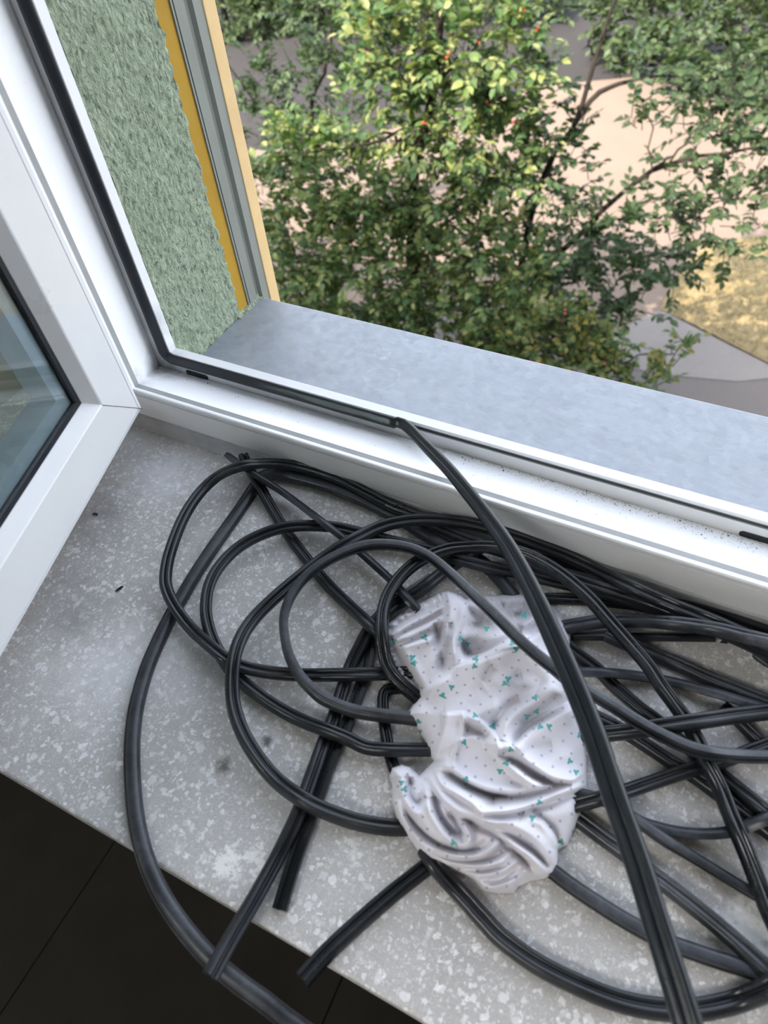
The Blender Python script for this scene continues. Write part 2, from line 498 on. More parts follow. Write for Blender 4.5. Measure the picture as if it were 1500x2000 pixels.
# outside reveal left: rough stucco as real relief
def stucco_panel(name, origin, du, dv, nrm, nu, nv, amp, mat, edge=None, parent=None):
    vs, fs = [], []
    o = Vector(origin); du = Vector(du); dv = Vector(dv); nr = Vector(nrm)
    for j in range(nv + 1):
        for i in range(nu + 1):
            p = o + du * (i / nu) + dv * (j / nv)
            q = Vector((p.x * 1.0, p.y * 1.4, p.z * 0.8))
            h = mnoise.noise(q * 200) * 0.65 + mnoise.noise(q * 420) * 0.4 + mnoise.noise(q * 70) * 0.35
            p = p + nr * (h * amp)
            if edge is not None and i == nu:
                p = p + du.normalized() * (mnoise.noise(q * 180) * amp * 1.6)
            vs.append(p)
    w = nu + 1
    for j in range(nv):
        for i in range(nu):
            fs.append((j * w + i, j * w + i + 1, (j + 1) * w + i + 1, (j + 1) * w + i))
    n0 = len(vs)
    for j in range(nv + 1):        # thickness: a return at the outer edge
        vs.append(vs[j * w + nu] - nr * 0.02)
    for j in range(nv):
        fs.append((j * w + nu, n0 + j, n0 + j + 1, (j + 1) * w + nu))
    return mesh_obj(name, vs, fs, mat, parent, True)
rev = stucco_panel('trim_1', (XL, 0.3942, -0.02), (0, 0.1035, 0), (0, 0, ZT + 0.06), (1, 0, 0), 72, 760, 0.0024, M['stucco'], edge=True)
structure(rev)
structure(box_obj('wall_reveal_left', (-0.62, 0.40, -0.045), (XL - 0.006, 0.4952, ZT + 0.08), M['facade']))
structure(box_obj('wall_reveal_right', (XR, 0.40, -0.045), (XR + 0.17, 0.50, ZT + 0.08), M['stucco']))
structure(box_obj('wall_reveal_top', (XL - 0.006, 0.40, ZT + 0.02), (XR, 0.50, ZT + 0.08), M['stucco']))
# a smear of the same stucco over the sill's turned-up end
vs, fs = [], []
nu, nv = 30, 14
for j in range(nv + 1):
    for i in range(nu + 1):
        y = 0.492 + 0.046 * i / nu
        t = j / nv
        hgt = 0.008 * (1 - 0.35 * i / nu)
        q = Vector((t * 0.02, y, 0.0)) * 230
        n_ = mnoise.noise(q) * 0.0016
        vs.append((XL - 0.012 + 0.0165 * t + n_, y + n_, 0.0078 + hgt * math.cos(t * 1.5) + n_))
for j in range(nv):
    for i in range(nu):
        a = j * (nu + 1) + i
        fs.append((a, a + 1, a + nu + 2, a + nu + 1))
structure(mesh_obj('trim_2', vs, fs, M['stucco'], None, True))

# edge of the neighbouring facade panel: ochre strip, grey grooved rail, cream board
structure(box_obj('trim_3', (-0.80, 0.4955, -2.5), (XL - 0.0015, 0.5158, 2.6), M['yellow'], None, 0.0008))
bm = bmesh.new()
prof = [(0.5158, 0.0), (0.5178, 0.0), (0.5178, -0.003), (0.5194, -0.003), (0.5194, 0.0), (0.5310, 0.0008), (0.5330, -0.0035), (0.5365, -0.0045),
        (0.5400, -0.0035), (0.5420, 0.0005), (0.5546, 0.0), (0.5546, -0.02), (0.5158, -0.02)]
vb = [bm.verts.new((XL + dx, y, -2.5)) for y, dx in prof]
vt = [bm.verts.new((XL + dx, y, 2.6)) for y, dx in prof]
n = len(prof)
for i in range(n):
    bm.faces.new((vb[i], vb[(i + 1) % n], vt[(i + 1) % n], vt[i]))
bm.faces.new(vb); bm.faces.new(vt)
structure(bm_obj('trim_4', bm, M['rail']))
structure(box_obj('trim_5', (-0.80, 0.5546, -2.5), (XL + 0.0012, 0.5714, 2.6), M['cream'], None, 0.0012))

# galvanised outer sill: bent sheet with a drip lip
bm = bmesh.new()
pr = [(0.392, 0.0105), (0.5362, 0.0085), (0.5377, 0.0078), (0.5382, 0.006), (0.5382, -0.030), (0.5447, -0.036), (0.544, -0.0368), (0.5372, -0.031),
      (0.5370, 0.0060), (0.5362, 0.0070), (0.392, 0.0090)]
vl = [bm.verts.new((XL + 0.0004, y, z)) for y, z in pr]
vr = [bm.verts.new((XR + 0.01, y, z)) for y, z in pr]
for i in range(len(pr)):
    j = (i + 1) % len(pr)
    bm.faces.new((vl[i], vl[j], vr[j], vr[i]))
bm.faces.new(vl); bm.faces.new(vr)
osill = bm_obj('outer_window_sill', bm, M['zinc'])
tag(osill, 'pale grey galvanised sheet metal sill outside the open window', 'window sill')
# terrazzo inner sill
isill = box_obj('inner_window_sill', (-0.62, 0.0105, -0.04), (XR + 0.17, 0.40, 0.0), M['terrazzo'], None, 0.0018)
tag(isill, 'worn grey terrazzo window sill with pale stone chips, under the coiled rubber seals', 'window sill')

# ------------------------------------------------------------------ fixed window frame (mitred sweep of its section)
# section: (distance above the sill line, depth y)
win = empty('window_1', (-0.495, 0.322, 0.0)); structure(win)
FX0, FX1, FZ1 = -0.495, 1.0, 1.41
def frame_sweep(name, sec, mat, parent, closed=True):
    """sweep a closed section of (d, y) round the rectangle; d points into the opening"""
    vs, fs = [], []
    cor = [(FX0, 0.0, 1, 1), (FX1, 0.0, -1, 1), (FX1, FZ1, -1, -1), (FX0, FZ1, 1, -1)]
    n = len(sec)
    for (x, z, sx, sz) in cor:
        for d, y in sec:
            vs.append((x + sx * d, y, z + sz * d))
    for c in range(4):
        c2 = (c + 1) % 4
        for i in range(n if closed else n - 1):
            j = (i + 1) % n
            fs.append((c * n + i, c * n + j, c2 * n + j, c2 * n + i))
    me = bpy.data.meshes.new(name); me.from_pydata(vs, [], fs); me.update()
    bm = bmesh.new(); bm.from_mesh(me)
    return child(bm_obj(name, bm, mat), parent)
sec = [(0.0, 0.3235), (0.0135, 0.3235), (0.0150, 0.3220), (0.0405, 0.3216), (0.0407, 0.3235), (0.0417, 0.3235), (0.0419, 0.3216),
       (0.0455, 0.3213), (0.0468, 0.3221), (0.0470, 0.3232), (0.0466, 0.3252), (0.0458, 0.3262), (0.0420, 0.3268),
       (0.0408, 0.3305), (0.0412, 0.3350), (0.0400, 0.3375), (0.0215, 0.3815), (0.0192, 0.3828), (0.0192, 0.3834),
       (0.0335, 0.3838), (0.0340, 0.3878), (0.0376, 0.3878), (0.0380, 0.3840), (0.0404, 0.3838), (0.0411, 0.3844), (0.0413, 0.3930), (0.0406, 0.3938), (0.0, 0.3938)]
frame_sweep('frame', sec, M['upvc'], win)
frame_sweep('groove_shade_strip', [(0.0421, 0.3266), (0.0409, 0.3305), (0.0413, 0.3350), (0.0405, 0.3352), (0.0400, 0.3305), (0.0412, 0.3266)], M['groove'], win)  # grey strip paints the shade inside the groove
frame_sweep('seal_groove', [(0.0338, 0.3839), (0.0338, 0.3880), (0.0378, 0.3880), (0.0378, 0.3839), (0.0366, 0.3841), (0.0366, 0.3868), (0.0350, 0.3868), (0.0350, 0.3841)], M['raild'], win)  # darker strip puts the empty seal groove's shade into colour
# caulk joint at the foot of the frame (on the sill)
bm = bmesh.new()
pc = [(0.3228, 0.0145), (0.3205, 0.0135), (0.3190, 0.0040), (0.3165, 0.0005), (0.3165, -0.001), (0.3236, -0.001), (0.3236, 0.0145)]
a = [bm.verts.new((-0.56, y, z)) for y, z in pc]; b = [bm.verts.new((XR + 0.15, y, z)) for y, z in pc]
for i in range(len(pc)):
    bm.faces.new((a[i], a[(i + 1) % len(pc)], b[(i + 1) % len(pc)], b[i]))
bm.faces.new(a); bm.faces.new(b)
child(bm_obj('caulk', bm, M['caulk']), win)
# drain slots in the back wall of the rebate
def slot(u0, v0, u1, v1):
    p0 = at_y(u0, v0, 0.3833); p1 = at_y(u1, v1, 0.3833)
    z = 0.0228
    bm = bmesh.new()
    x0, x1 = p0[0], p1[0]; r = 0.0028
    pts = []
    for a_ in np.linspace(math.pi / 2, 3 * math.pi / 2, 7): pts.append((x0 + r + r * math.cos(a_), z + r * math.sin(a_)))
    for a_ in np.linspace(-math.pi / 2, math.pi / 2, 7): pts.append((x1 - r + r * math.cos(a_), z + r * math.sin(a_)))
    f = [bm.verts.new((x, 0.3826, zz)) for x, zz in pts]; g = [bm.verts.new((x, 0.3845, zz)) for x, zz in pts]
    bm.faces.new(f); bm.faces.new(g)
    for i in range(len(pts)): bm.faces.new((f[i], f[(i + 1) % len(pts)], g[(i + 1) % len(pts)], g[i]))
    o = bm_obj('drain_slot', bm, M['slot'], None)
    child(o, win)
slot(366, 731, 408, 742)
slot(1441, 1045, 1530, 1070)
# packing between frame and the inner reveal
child(box_obj('packing', (-0.62, 0.326, 0.0), (-0.4955, 0.40, ZT + 0.08), M['upvc']), win)
child(box_obj('packing', (FX1, 0.326, 0.0), (XR + 0.17, 0.40, ZT + 0.08), M['upvc']), win)
child(box_obj('packing', (-0.62, 0.326, FZ1), (XR + 0.17, 0.40, ZT + 0.085), M['upvc']), win)
# grit that has gathered in the rebate
vs, fs = [], []
for i in range(700):
    u = rng.uniform(860, 1500) if rng.random() < 0.85 else rng.uniform(330, 860)
    y = 0.3815 - abs(rng.normal(0, 0.010)) if rng.random() < 0.9 else rng.uniform(0.345, 0.38)
    if u > 930 and u < 1300 and rng.random() < 0.5: y = 0.3815 - abs(rng.normal(0, 0.005))
    y = max(y, 0.34)
    vline = 718 + (u - 308) * 0.287
    p = at_y(u, vline, 0.383)
    z = 0.0400 + (y - 0.3375) * (0.0215 - 0.0400) / (0.3815 - 0.3375)
    s = rng.uniform(0.00016, 0.00050) * (2.0 if rng.random() < 0.05 else 1)
    c = np.array([p[0], y, z + s * 0.4]); b0 = len(vs)
    dirs = rng.normal(0, 1, (4, 3)); dirs /= np.linalg.norm(dirs, axis=1)[:, None]
    dirs = np.array([[1, 0, -.4], [-.5, .9, -.4], [-.5, -.9, -.4], [0, 0, .9]]) * (0.6 + rng.random((4, 3)))
    for d in dirs: vs.append(c + d * s)
    fs += [(b0, b0 + 1, b0 + 3), (b0 + 1, b0 + 2, b0 + 3), (b0 + 2, b0, b0 + 3), (b0, b0 + 2, b0 + 1)]
g = mesh_obj('grit', vs, fs, M['dark']); child(g, win); g['kind'] = 'stuff'

# ------------------------------------------------------------------ the open sash
SA = np.array([-0.429, 0.310]); SD = np.array([0.27749, -0.96073]); SN = np.array([0.96073, 0.27749])
SZ0, SW, SZ1 = 0.040, 0.66, 1.34
sash = empty('window_2', (SA[0], SA[1], SZ0)); structure(sash)
def sash_pt(s, z, off):
    p = SA + SD * s + SN * off
    return (p[0], p[1], z)
def sash_sweep(name, sec, mat):
    vs, fs = [], []
    cor = [(0, SZ0, 1, 1), (SW, SZ0, -1, 1), (SW, SZ1, -1, -1), (0, SZ1, 1, -1)]
    n = len(sec)
    for (s, z, ss, sz) in cor:
        for d, off in sec: vs.append(sash_pt(s + ss * d, z + sz * d, off))
    for c in range(4):
        c2 = (c + 1) % 4
        for i in range(n):
            j = (i + 1) % n
            fs.append((c * n + i, c * n + j, c2 * n + j, c2 * n + i))
    me = bpy.data.meshes.new(name); me.from_pydata(vs, [], fs); me.update()
    bm = bmesh.new(); bm.from_mesh(me)
    return child(bm_obj(name, bm, mat), sash)
ss = [(0.0, -0.070), (0.0, -0.0018), (0.0012, -0.0006), (0.0050, 0.0000), (0.0054, -0.0007), (0.0060, -0.0007), (0.0064, 0.0002), (0.0455, 0.0002), (0.0468, -0.0004),
      (0.0545, -0.0100), (0.0550, -0.0130), (0.0550, -0.060), (0.045, -0.070)]
sash_sweep('sash_frame', ss, M['upvc_sash'])
sash_sweep('glazing_seal', [(0.0540, -0.0106), (0.0585, -0.0112), (0.0594, -0.0128), (0.0560, -0.0160)], M['slate'])
sash_sweep('glazing_seal', [(0.0540, -0.050), (0.0600, -0.0495), (0.0612, -0.0465), (0.0560, -0.045)], M['slate'])
sash_sweep('spacer_bar', [(0.0580, -0.0184), (0.0720, -0.0184), (0.0720, -0.0400), (0.0580, -0.0400)], M['spacer'])
def pane(off0, off1):
    bm = bmesh.new()
    q = [(0.0545, SZ0 + 0.0545), (SW - 0.0545, SZ0 + 0.0545), (SW - 0.0545, SZ1 - 0.0545), (0.0545, SZ1 - 0.0545)]
    a = [bm.verts.new(sash_pt(s, z, off0)) for s, z in q]; b = [bm.verts.new(sash_pt(s, z, off1)) for s, z in q]
    bm.faces.new(a); bm.faces.new(b)
    for i in range(4): bm.faces.new((a[i], a[(i + 1) % 4], b[(i + 1) % 4], b[i]))
    child(bm_obj('pane', bm, M['glass']), sash)
pane(-0.0140, -0.0180); pane(-0.0405, -0.0445)
# tiny dark joint line of the welded mitre
bm = bmesh.new()
for zz in (0.0,):
    p = [sash_pt(0.001, SZ0 + 0.001, 0.0004), sash_pt(0.046, SZ0 + 0.046, 0.0004), sash_pt(0.0463, SZ0 + 0.0455, 0.0004), sash_pt(0.0013, SZ0 + 0.0005, 0.0004)]
    q = [sash_pt(0.001, SZ0 + 0.001, -0.001), sash_pt(0.046, SZ0 + 0.046, -0.001), sash_pt(0.0463, SZ0 + 0.0455, -0.001), sash_pt(0.0013, SZ0 + 0.0005, -0.001)]
    a = [bm.verts.new(v) for v in p]; b = [bm.verts.new(v) for v in q]
    bm.faces.new(a); bm.faces.new(b)
    for i in range(4): bm.faces.new((a[i], a[(i + 1) % 4], b[(i + 1) % 4], b[i]))
child(bm_obj('mitre_joint', bm, M['dark']), sash)

# ------------------------------------------------------------------ cloth outline (used by the seals too)
def z6(pts): return np.array([(700 + x / 2.857, 1100 + y / 2.857) for x, y in pts])

# ------------------------------------------------------------------ rubber window seals
# section of the seal in mm (side, up): two ribs with a groove on top, a foot with a slot below
SEC = [(-4.4, -2.6), (-4.5, 0.6), (-3.9, 2.1), (-2.7, 2.7), (-1.5, 2.2), (-0.9, 1.1), (-0.3, 1.1), (0.2, 2.4), (1.4, 3.3), (2.9, 3.1), (4.0, 2.0), (4.5, 0.4),
       (4.3, -2.6), (1.6, -2.9), (1.3, -0.9), (-1.3, -0.9), (-1.6, -2.9)]
SHARP = {0, 5, 6, 12, 13, 14, 15, 16}
SECB = [(-4.3, -2.7), (-4.6, -0.4), (-4.0, 1.5), (-2.6, 2.7), (-0.8, 3.2), (1.0, 3.1), (2.6, 2.4), (3.2, 1.5), (3.5, 1.9), (4.3, 1.6), (4.7, 0.2),
        (4.4, -2.7), (1.6, -2.9), (1.3, -0.9), (-1.3, -0.9), (-1.6, -2.9)]
SHARPB = {0, 7, 8, 11, 12, 13, 14, 15}
# each seal: key -> pixel track with height (mm) ; later in the list lies above
T = {}
def seal(key, pts, mat='rubber', w=1.0, tw=(0, 0), sec='A', cut=(0, 0)):
    T[key] = dict(p=pts, mat=mat, w=w, tw=tw, sec=sec)
L = 3.0
seal('stub_right', [(1117, 1243, L), (1200, 1244, L), (1300, 1245, L), (1393, 1246, L)], 'rubber', 1.0, (60, 60), 'B')
seal('rail_back', [(960, 1062, 4), (1040, 1083, 4), (1120, 1102, 4), (1200, 1124, 4), (1300, 1155, 4), (1400, 1192, 5), (1500, 1229, 6), (1640, 1290, 8), (1800, 1370, 4)], 'rubber', 1.0, (20, 50))
seal('pile_low', [(1040, 1168, L), (1090, 1169, L), (1167, 1173, L), (1233, 1180, L), (1300, 1193, 4), (1350, 1206, 5), (1420, 1228, 5), (1500, 1262, 5), (1640, 1330, 4)], 'shiny', 0.9, (0, 30))
seal('under_a', [(1160, 1397, L), (1200, 1417, L), (1247, 1445, L), (1300, 1480, L), (1350, 1511, L), (1400, 1547, L), (1436, 1574, L), (1480, 1607, L), (1540, 1655, L), (1650, 1740, L)], 'rubber', 1.0, (15, 15))
seal('under_b', [(1085, 1240, 3), (1123, 1273, 3), (1167, 1307, 3), (1200, 1340, 3), (1250, 1383, 3), (1283, 1407, 3), (1340, 1455, 3), (1412, 1516, 3), (1500, 1588, 3), (1620, 1690, 3)], 'rubber', 1.0, (-15, 10))
seal('right_stub', [(1411, 1378, 3), (1437, 1400, 3), (1467, 1430, 3), (1500, 1462, 3), (1580, 1540, 3), (1700, 1640, 3)], 'rubber', 0.95, (10, 10))
seal('fan_a', [(1185, 1238, 3), (1215, 1252, 3), (1260, 1270, 3), (1317, 1293, 3), (1383, 1323, 3), (1450, 1350, 3), (1520, 1378, 3), (1680, 1440, 3)], 'dusty', 1.15, (10, 10))
seal('fan_b', [(1085, 1316, 5), (1130, 1313, 5), (1183, 1314, 5), (1250, 1321, 5), (1317, 1333, 4), (1383, 1350, 4), (1450, 1370, 4), (1520, 1392, 4), (1680, 1450, 3)], 'dusty', 1.1, (70, 60), 'B')
seal('long_edge', [(1004, 1165, 5), (975, 1130, 6), (940, 1097, 6), (890, 1075, 6), (830, 1043, 6), (780, 1012, 6), (720, 982, 7), (660, 956, 8), (610, 940, 8), (565, 929, 8), (535, 924, 7), (512, 930, 6), (499, 948, 5),
                   (478, 980, 4), (456, 1012, 4), (416, 1068, 4), (380, 1123, 4), (352, 1170, 4), (328, 1212, 4), (304, 1262, 4), (286, 1306, 4), (272, 1352, 4), (262, 1400, 4), (257, 1460, 4),
                   (259, 1540, 4), (266, 1604, 4), (280, 1664, 4), (302, 1722, 4), (332, 1776, 4), (372, 1830, 3), (416, 1878, 1), (460, 1916, -2), (512, 1954, -6), (572, 2000, -12), (660, 2062, -22), (790, 2150, -42), (930, 2240, -82), (1040, 2330, -140)],
     'dusty', 1.12, (10, -20), 'B')
seal('pair_right', [(845, 1130, 6), (800, 1160, 5), (765, 1182, 4), (742, 1206, 3), (728, 1240, 3), (712, 1320, 3), (680, 1412, 3), (652, 1474, 3), (628, 1540, 3), (606, 1598, 3), (584, 1660, 3), (564, 1720, 3), (547, 1778, 3)], 'shiny', 1.0, (170, 175))
seal('pair_left', [(940, 1068, 6), (876, 1109, 5), (812, 1158, 4), (762, 1186, 3), (726, 1222, 3), (703, 1262, 3), (680, 1312, 3), (652, 1400, 3), (628, 1462, 3), (600, 1540, 3), (582, 1590, 4), (544, 1670, 6), (496, 1758, 10), (448, 1840, 14), (411, 1908, 18)], 'rubber', 1.05, (0, 35))
seal('hook', [(820, 1340, 3), (790, 1342, 3), (766, 1344, 3), (752, 1350, 3), (748, 1366, 3), (749, 1395, 3), (755, 1440, 3), (766, 1490, 3), (786, 1530, 3), (820, 1570, 3)], 'shiny', 0.9, (0, 0))
seal('straight_b', [(475, 889, 14), (490, 920, 9), (508, 950, 5), (532, 994, 3), (560, 1038, 3), (596, 1087, 3), (636, 1136, 3), (680, 1180, 3), (722, 1219, 3), (748, 1243, 3), (790, 1280, 3), (840, 1320, 4)], 'rubber', 1.0, (10, 10))
seal('cut_front', [(590, 1913, 12), (640, 1858, 9), (700, 1802, 6), (760, 1750, 4), (805, 1714, 3), (850, 1680, 3), (900, 1645, 3)], 'shiny', 1.05, (15, 10))
seal('loop_b', [(1660, 1360, 5), (1500, 1276, 6), (1400, 1230, 6), (1290, 1188, 6), (1180, 1158, 6), (1120, 1143, 6), (1084, 1135, 7), (1020, 1120, 8), (940, 1103, 9), (876, 1086, 10), (820, 1070, 11), (760, 1055, 12), (715, 1043, 12), (660, 1030, 13), (600, 1026, 14), (548, 1031, 15), (496, 1050, 15), (456, 1076, 15), (424, 1112, 15), (407, 1148, 14),
                (402, 1190, 12), (408, 1226, 10), (420, 1258, 9), (440, 1292, 8), (464, 1322, 7), (520, 1367, 7), (580, 1402, 7), (640, 1426, 7), (680, 1442, 7), (716, 1459, 7), (760, 1463, 7), (800, 1463, 7), (850, 1463, 6)], 'rubber', 1.0, (0, 30))
seal('dusty_front', [(1040, 1672, 4), (1080, 1702, 4), (1120, 1732, 4), (1180, 1772, 4), (1240, 1808, 4), (1300, 1838, 4), (1380, 1867, 4), (1440, 1886, 4), (1500, 1904, 4), (1620, 1930, 4)], 'dusty', 1.35, (90, 95), 'B')
seal('diag_front', [(1090, 1570, 4), (1132, 1600, 4), (1180, 1636, 4), (1220, 1665, 5), (1260, 1696, 5), (1320, 1741, 6), (1380, 1789, 6), (1440, 1840, 7), (1500, 1894, 7), (1600, 1980, 7)], 'dusty', 1.05, (10, 5))
seal('front_arc', [(830, 1660, 4), (852, 1692, 4), (874, 1718, 4), (904, 1750, 4), (940, 1790, 4), (980, 1832, 4), (1040, 1876, 4), (1100, 1909, 4), (1180, 1944, 4), (1240, 1962, 4), (1300, 1971, 4), (1360, 1971, 5), (1420, 1960, 6), (1468, 1944, 7), (1510, 1924, 7), (1600, 1860, 7)], 'rubber', 1.15, (0, 20))
seal('straight_a', [(447, 891, 10), (470, 908, 10), (496, 926, 10), (548, 959, 10), (600, 997, 10), (648, 1034, 10), (684, 1062, 10), (722, 1095, 10), (768, 1137, 8), (794, 1166, 6), (815, 1190, 4)], 'rubber', 1.0, (70, 60), 'B')
seal('loop_a', [(1640, 1345, 5), (1500, 1272, 6), (1410, 1232, 6), (1330, 1200, 6), (1240, 1166, 6), (1150, 1140, 7), (1060, 1108, 8), (990, 1080, 9), (930, 1060, 10), (870, 1034, 11), (816, 1008, 12), (760, 985, 13), (720, 964, 14), (660, 934, 15), (600, 914, 16), (544, 905, 17), (480, 908, 18), (428, 928, 18), (388, 964, 18), (356, 1014, 18), (332, 1076, 17), (323, 1120, 16), (325, 1150, 15),
                (342, 1186, 13), (372, 1226, 11), (404, 1256, 10), (440, 1285, 9), (474, 1302, 8), (520, 1312, 8), (560, 1316, 8), (600, 1318, 8), (680, 1317, 8), (760, 1315, 7), (830, 1312, 6)], 'rubber', 1.02, (0, -10))
seal('loop_c', [(1640, 1335, 6), (1500, 1263, 7), (1400, 1216, 7), (1300, 1176, 8), (1200, 1130, 12), (1120, 1090, 15), (1040, 1058, 17), (967, 1034, 19), (913, 1021, 20), (860, 1015, 21), (807, 1015, 21), (753, 1025, 21), (700, 1048, 20), (640, 1084, 20), (580, 1130, 21), (532, 1171, 22), (496, 1207, 22), (472, 1243, 22), (458, 1283, 20), (453, 1330, 18), (457, 1380, 16), (474, 1430, 14), (504, 1480, 12), (540, 1522, 10), (580, 1553, 9), (620, 1576, 8), (680, 1599, 7), (732, 1611, 6), (775, 1615, 5), (830, 1612, 5)], 'rubber', 1.08, (5, 20))
seal('arc_low', [(1150, 1560, 5), (1190, 1568, 5), (1226, 1590, 5), (1260, 1608, 6), (1320, 1624, 6), (1380, 1629, 7), (1428, 1624, 8), (1468, 1610, 8), (1510, 1592, 8), (1620, 1530, 8)], 'dusty', 1.05, (80, 70), 'B')
seal('diag_mid', [(1110, 1545, 10), (1148, 1553, 10), (1182, 1563, 10), (1216, 1582, 9), (1260, 1613, 7), (1300, 1641, 5), (1360, 1677, 4), (1420, 1714, 4), (1476, 1747, 4), (1530, 1776, 4), (1640, 1830, 4)], 'dusty', 1.0, (90, 80), 'B')
seal('cross_bar', [(990, 1610, 3), (1060, 1590, 4), (1130, 1570, 5), (1207, 1549, 8), (1267, 1530, 9), (1333, 1508, 9), (1400, 1490, 10), (1450, 1472, 10), (1510, 1450, 10), (1640, 1400, 8)], 'rubber', 0.95, (5, 0))
seal('mid_wave', [(1040, 1240, 5), (1090, 1227, 6), (1150, 1216, 7), (1200, 1211, 8), (1267, 1213, 11), (1333, 1218, 11), (1400, 1228, 10), (1450, 1240, 9), (1510, 1254, 8), (1640, 1290, 6)], 'dusty', 1.1, (10, 20))
seal('loop_e', [(850, 1395, 4), (815, 1362, 6), (787, 1338, 8), (768, 1318, 11), (755, 1295, 14), (748, 1260, 17), (746, 1226, 20), (750, 1185, 23), (765, 1148, 25), (791, 1116, 26), (823, 1092, 27), (871, 1073, 28), (913, 1068, 29), (967, 1068, 30), (1020, 1079, 31), (1063, 1099, 31), (1105, 1127, 31), (1153, 1169, 30), (1191, 1212, 28), (1233, 1260, 26), (1267, 1300, 24), (1293, 1340, 22), (1320, 1377, 20), (1343, 1410, 19), (1363, 1448, 18), (1383, 1493, 17), (1407, 1540, 16), (1432, 1602, 15), (1460, 1668, 14), (1486, 1734, 12), (1508, 1790, 11), (1560, 1900, 9)], 'shiny', 1.05, (0, 15))
seal('bar_over', [(1070, 1440, 5), (1120, 1438, 7), (1167, 1434, 11), (1233, 1427, 18), (1300, 1417, 23), (1367, 1407, 24), (1433, 1397, 20), (1510, 1388, 16), (1660, 1370, 12)], 'rubber', 1.1, (-5, 10))
seal('loop_d', [(850, 1412, 7), (792, 1404, 9), (720, 1396, 10), (680, 1387, 11), (632, 1367, 13), (606, 1345, 15), (584, 1320, 17), (565, 1282, 20), (556, 1240, 23), (555, 1202, 25), (568, 1164, 27), (596, 1126, 29), (640, 1093, 31), (696, 1069, 32), (743, 1062, 33), (796, 1068, 35), (839, 1086, 38), (876, 1115, 41), (924, 1159, 45), (967, 1200, 48), (1004, 1237, 50), (1041, 1271, 50), (1084, 1305, 47), (1110, 1326, 44), (1157, 1353, 38), (1200, 1379, 33), (1250, 1411, 31), (1300, 1438, 28), (1350, 1460, 25), (1400, 1471, 21), (1450, 1475, 18), (1510, 1476, 15), (1640, 1470, 10)], 'dusty', 1.08, (75, 100), 'B')

ST = {}
for k, d in T.items():
    P = np.array(d['p'], float)
    ln = np.linalg.norm(np.diff(P[:, :2], axis=0), axis=1).sum()
    n = max(24, int(ln / 9))
    Q = smooth_poly(P, n)
    ST[k] = dict(uv=Q[:, :2], z=Q[:, 2] / 1000.0, **{a: d[a] for a in ('mat', 'w', 'tw', 'sec')})
order = list(ST)
def unproj(uv, z):
    d = np.stack([(uv[:, 0] - 750) / F_PX, (uv[:, 1] - 1000) / F_PX, np.ones(len(uv))], 1) @ R   # rows: Rt @ v
    t = (z - CAM[2]) / d[:, 2]
    return CAM + d * t[:, None]
SILL_EDGE = 0.0105
CLEAR = 0.0078
def lift(key, idx, amount):
    """raise a seal round point idx by a smooth bump"""
    s = ST[key]
    i = np.arange(len(s['z']))
    s['z'] += amount * np.exp(-((i - idx) / 5.0) ** 2)
# keep every seal clear of the sill, the window frame and the seals beneath
for it in range(3):
    for a in range(len(order)):
        A = ST[order[a]]
        P = unproj(A['uv'], A['z'])
        lo = 0.0030 * A['w'] + 0.0004
        on = P[:, 1] > SILL_EDGE - 0.004
        A['z'] = np.where(on & (A['z'] < lo), lo, A['z'])
        for b in range(a):
            B = ST[order[b]]
            for rep in range(10):
                PA = unproj(A['uv'], A['z']); PB = unproj(B['uv'], B['z'])
                D = np.hypot(PA[:, None, 0] - PB[None, :, 0], PA[:, None, 1] - PB[None, :, 1])
                dz = PA[:, None, 2] - PB[None, :, 2]
                need = np.where(D < 0.0088, CLEAR * np.sqrt(np.clip(1 - (D / 0.0098) ** 2, 0, 1)) - dz, -1)
                k = need.max(axis=1)
                i = int(k.argmax())
                if k[i] < 0.0004: break
                lift(order[a], i, k[i] * 1.02)
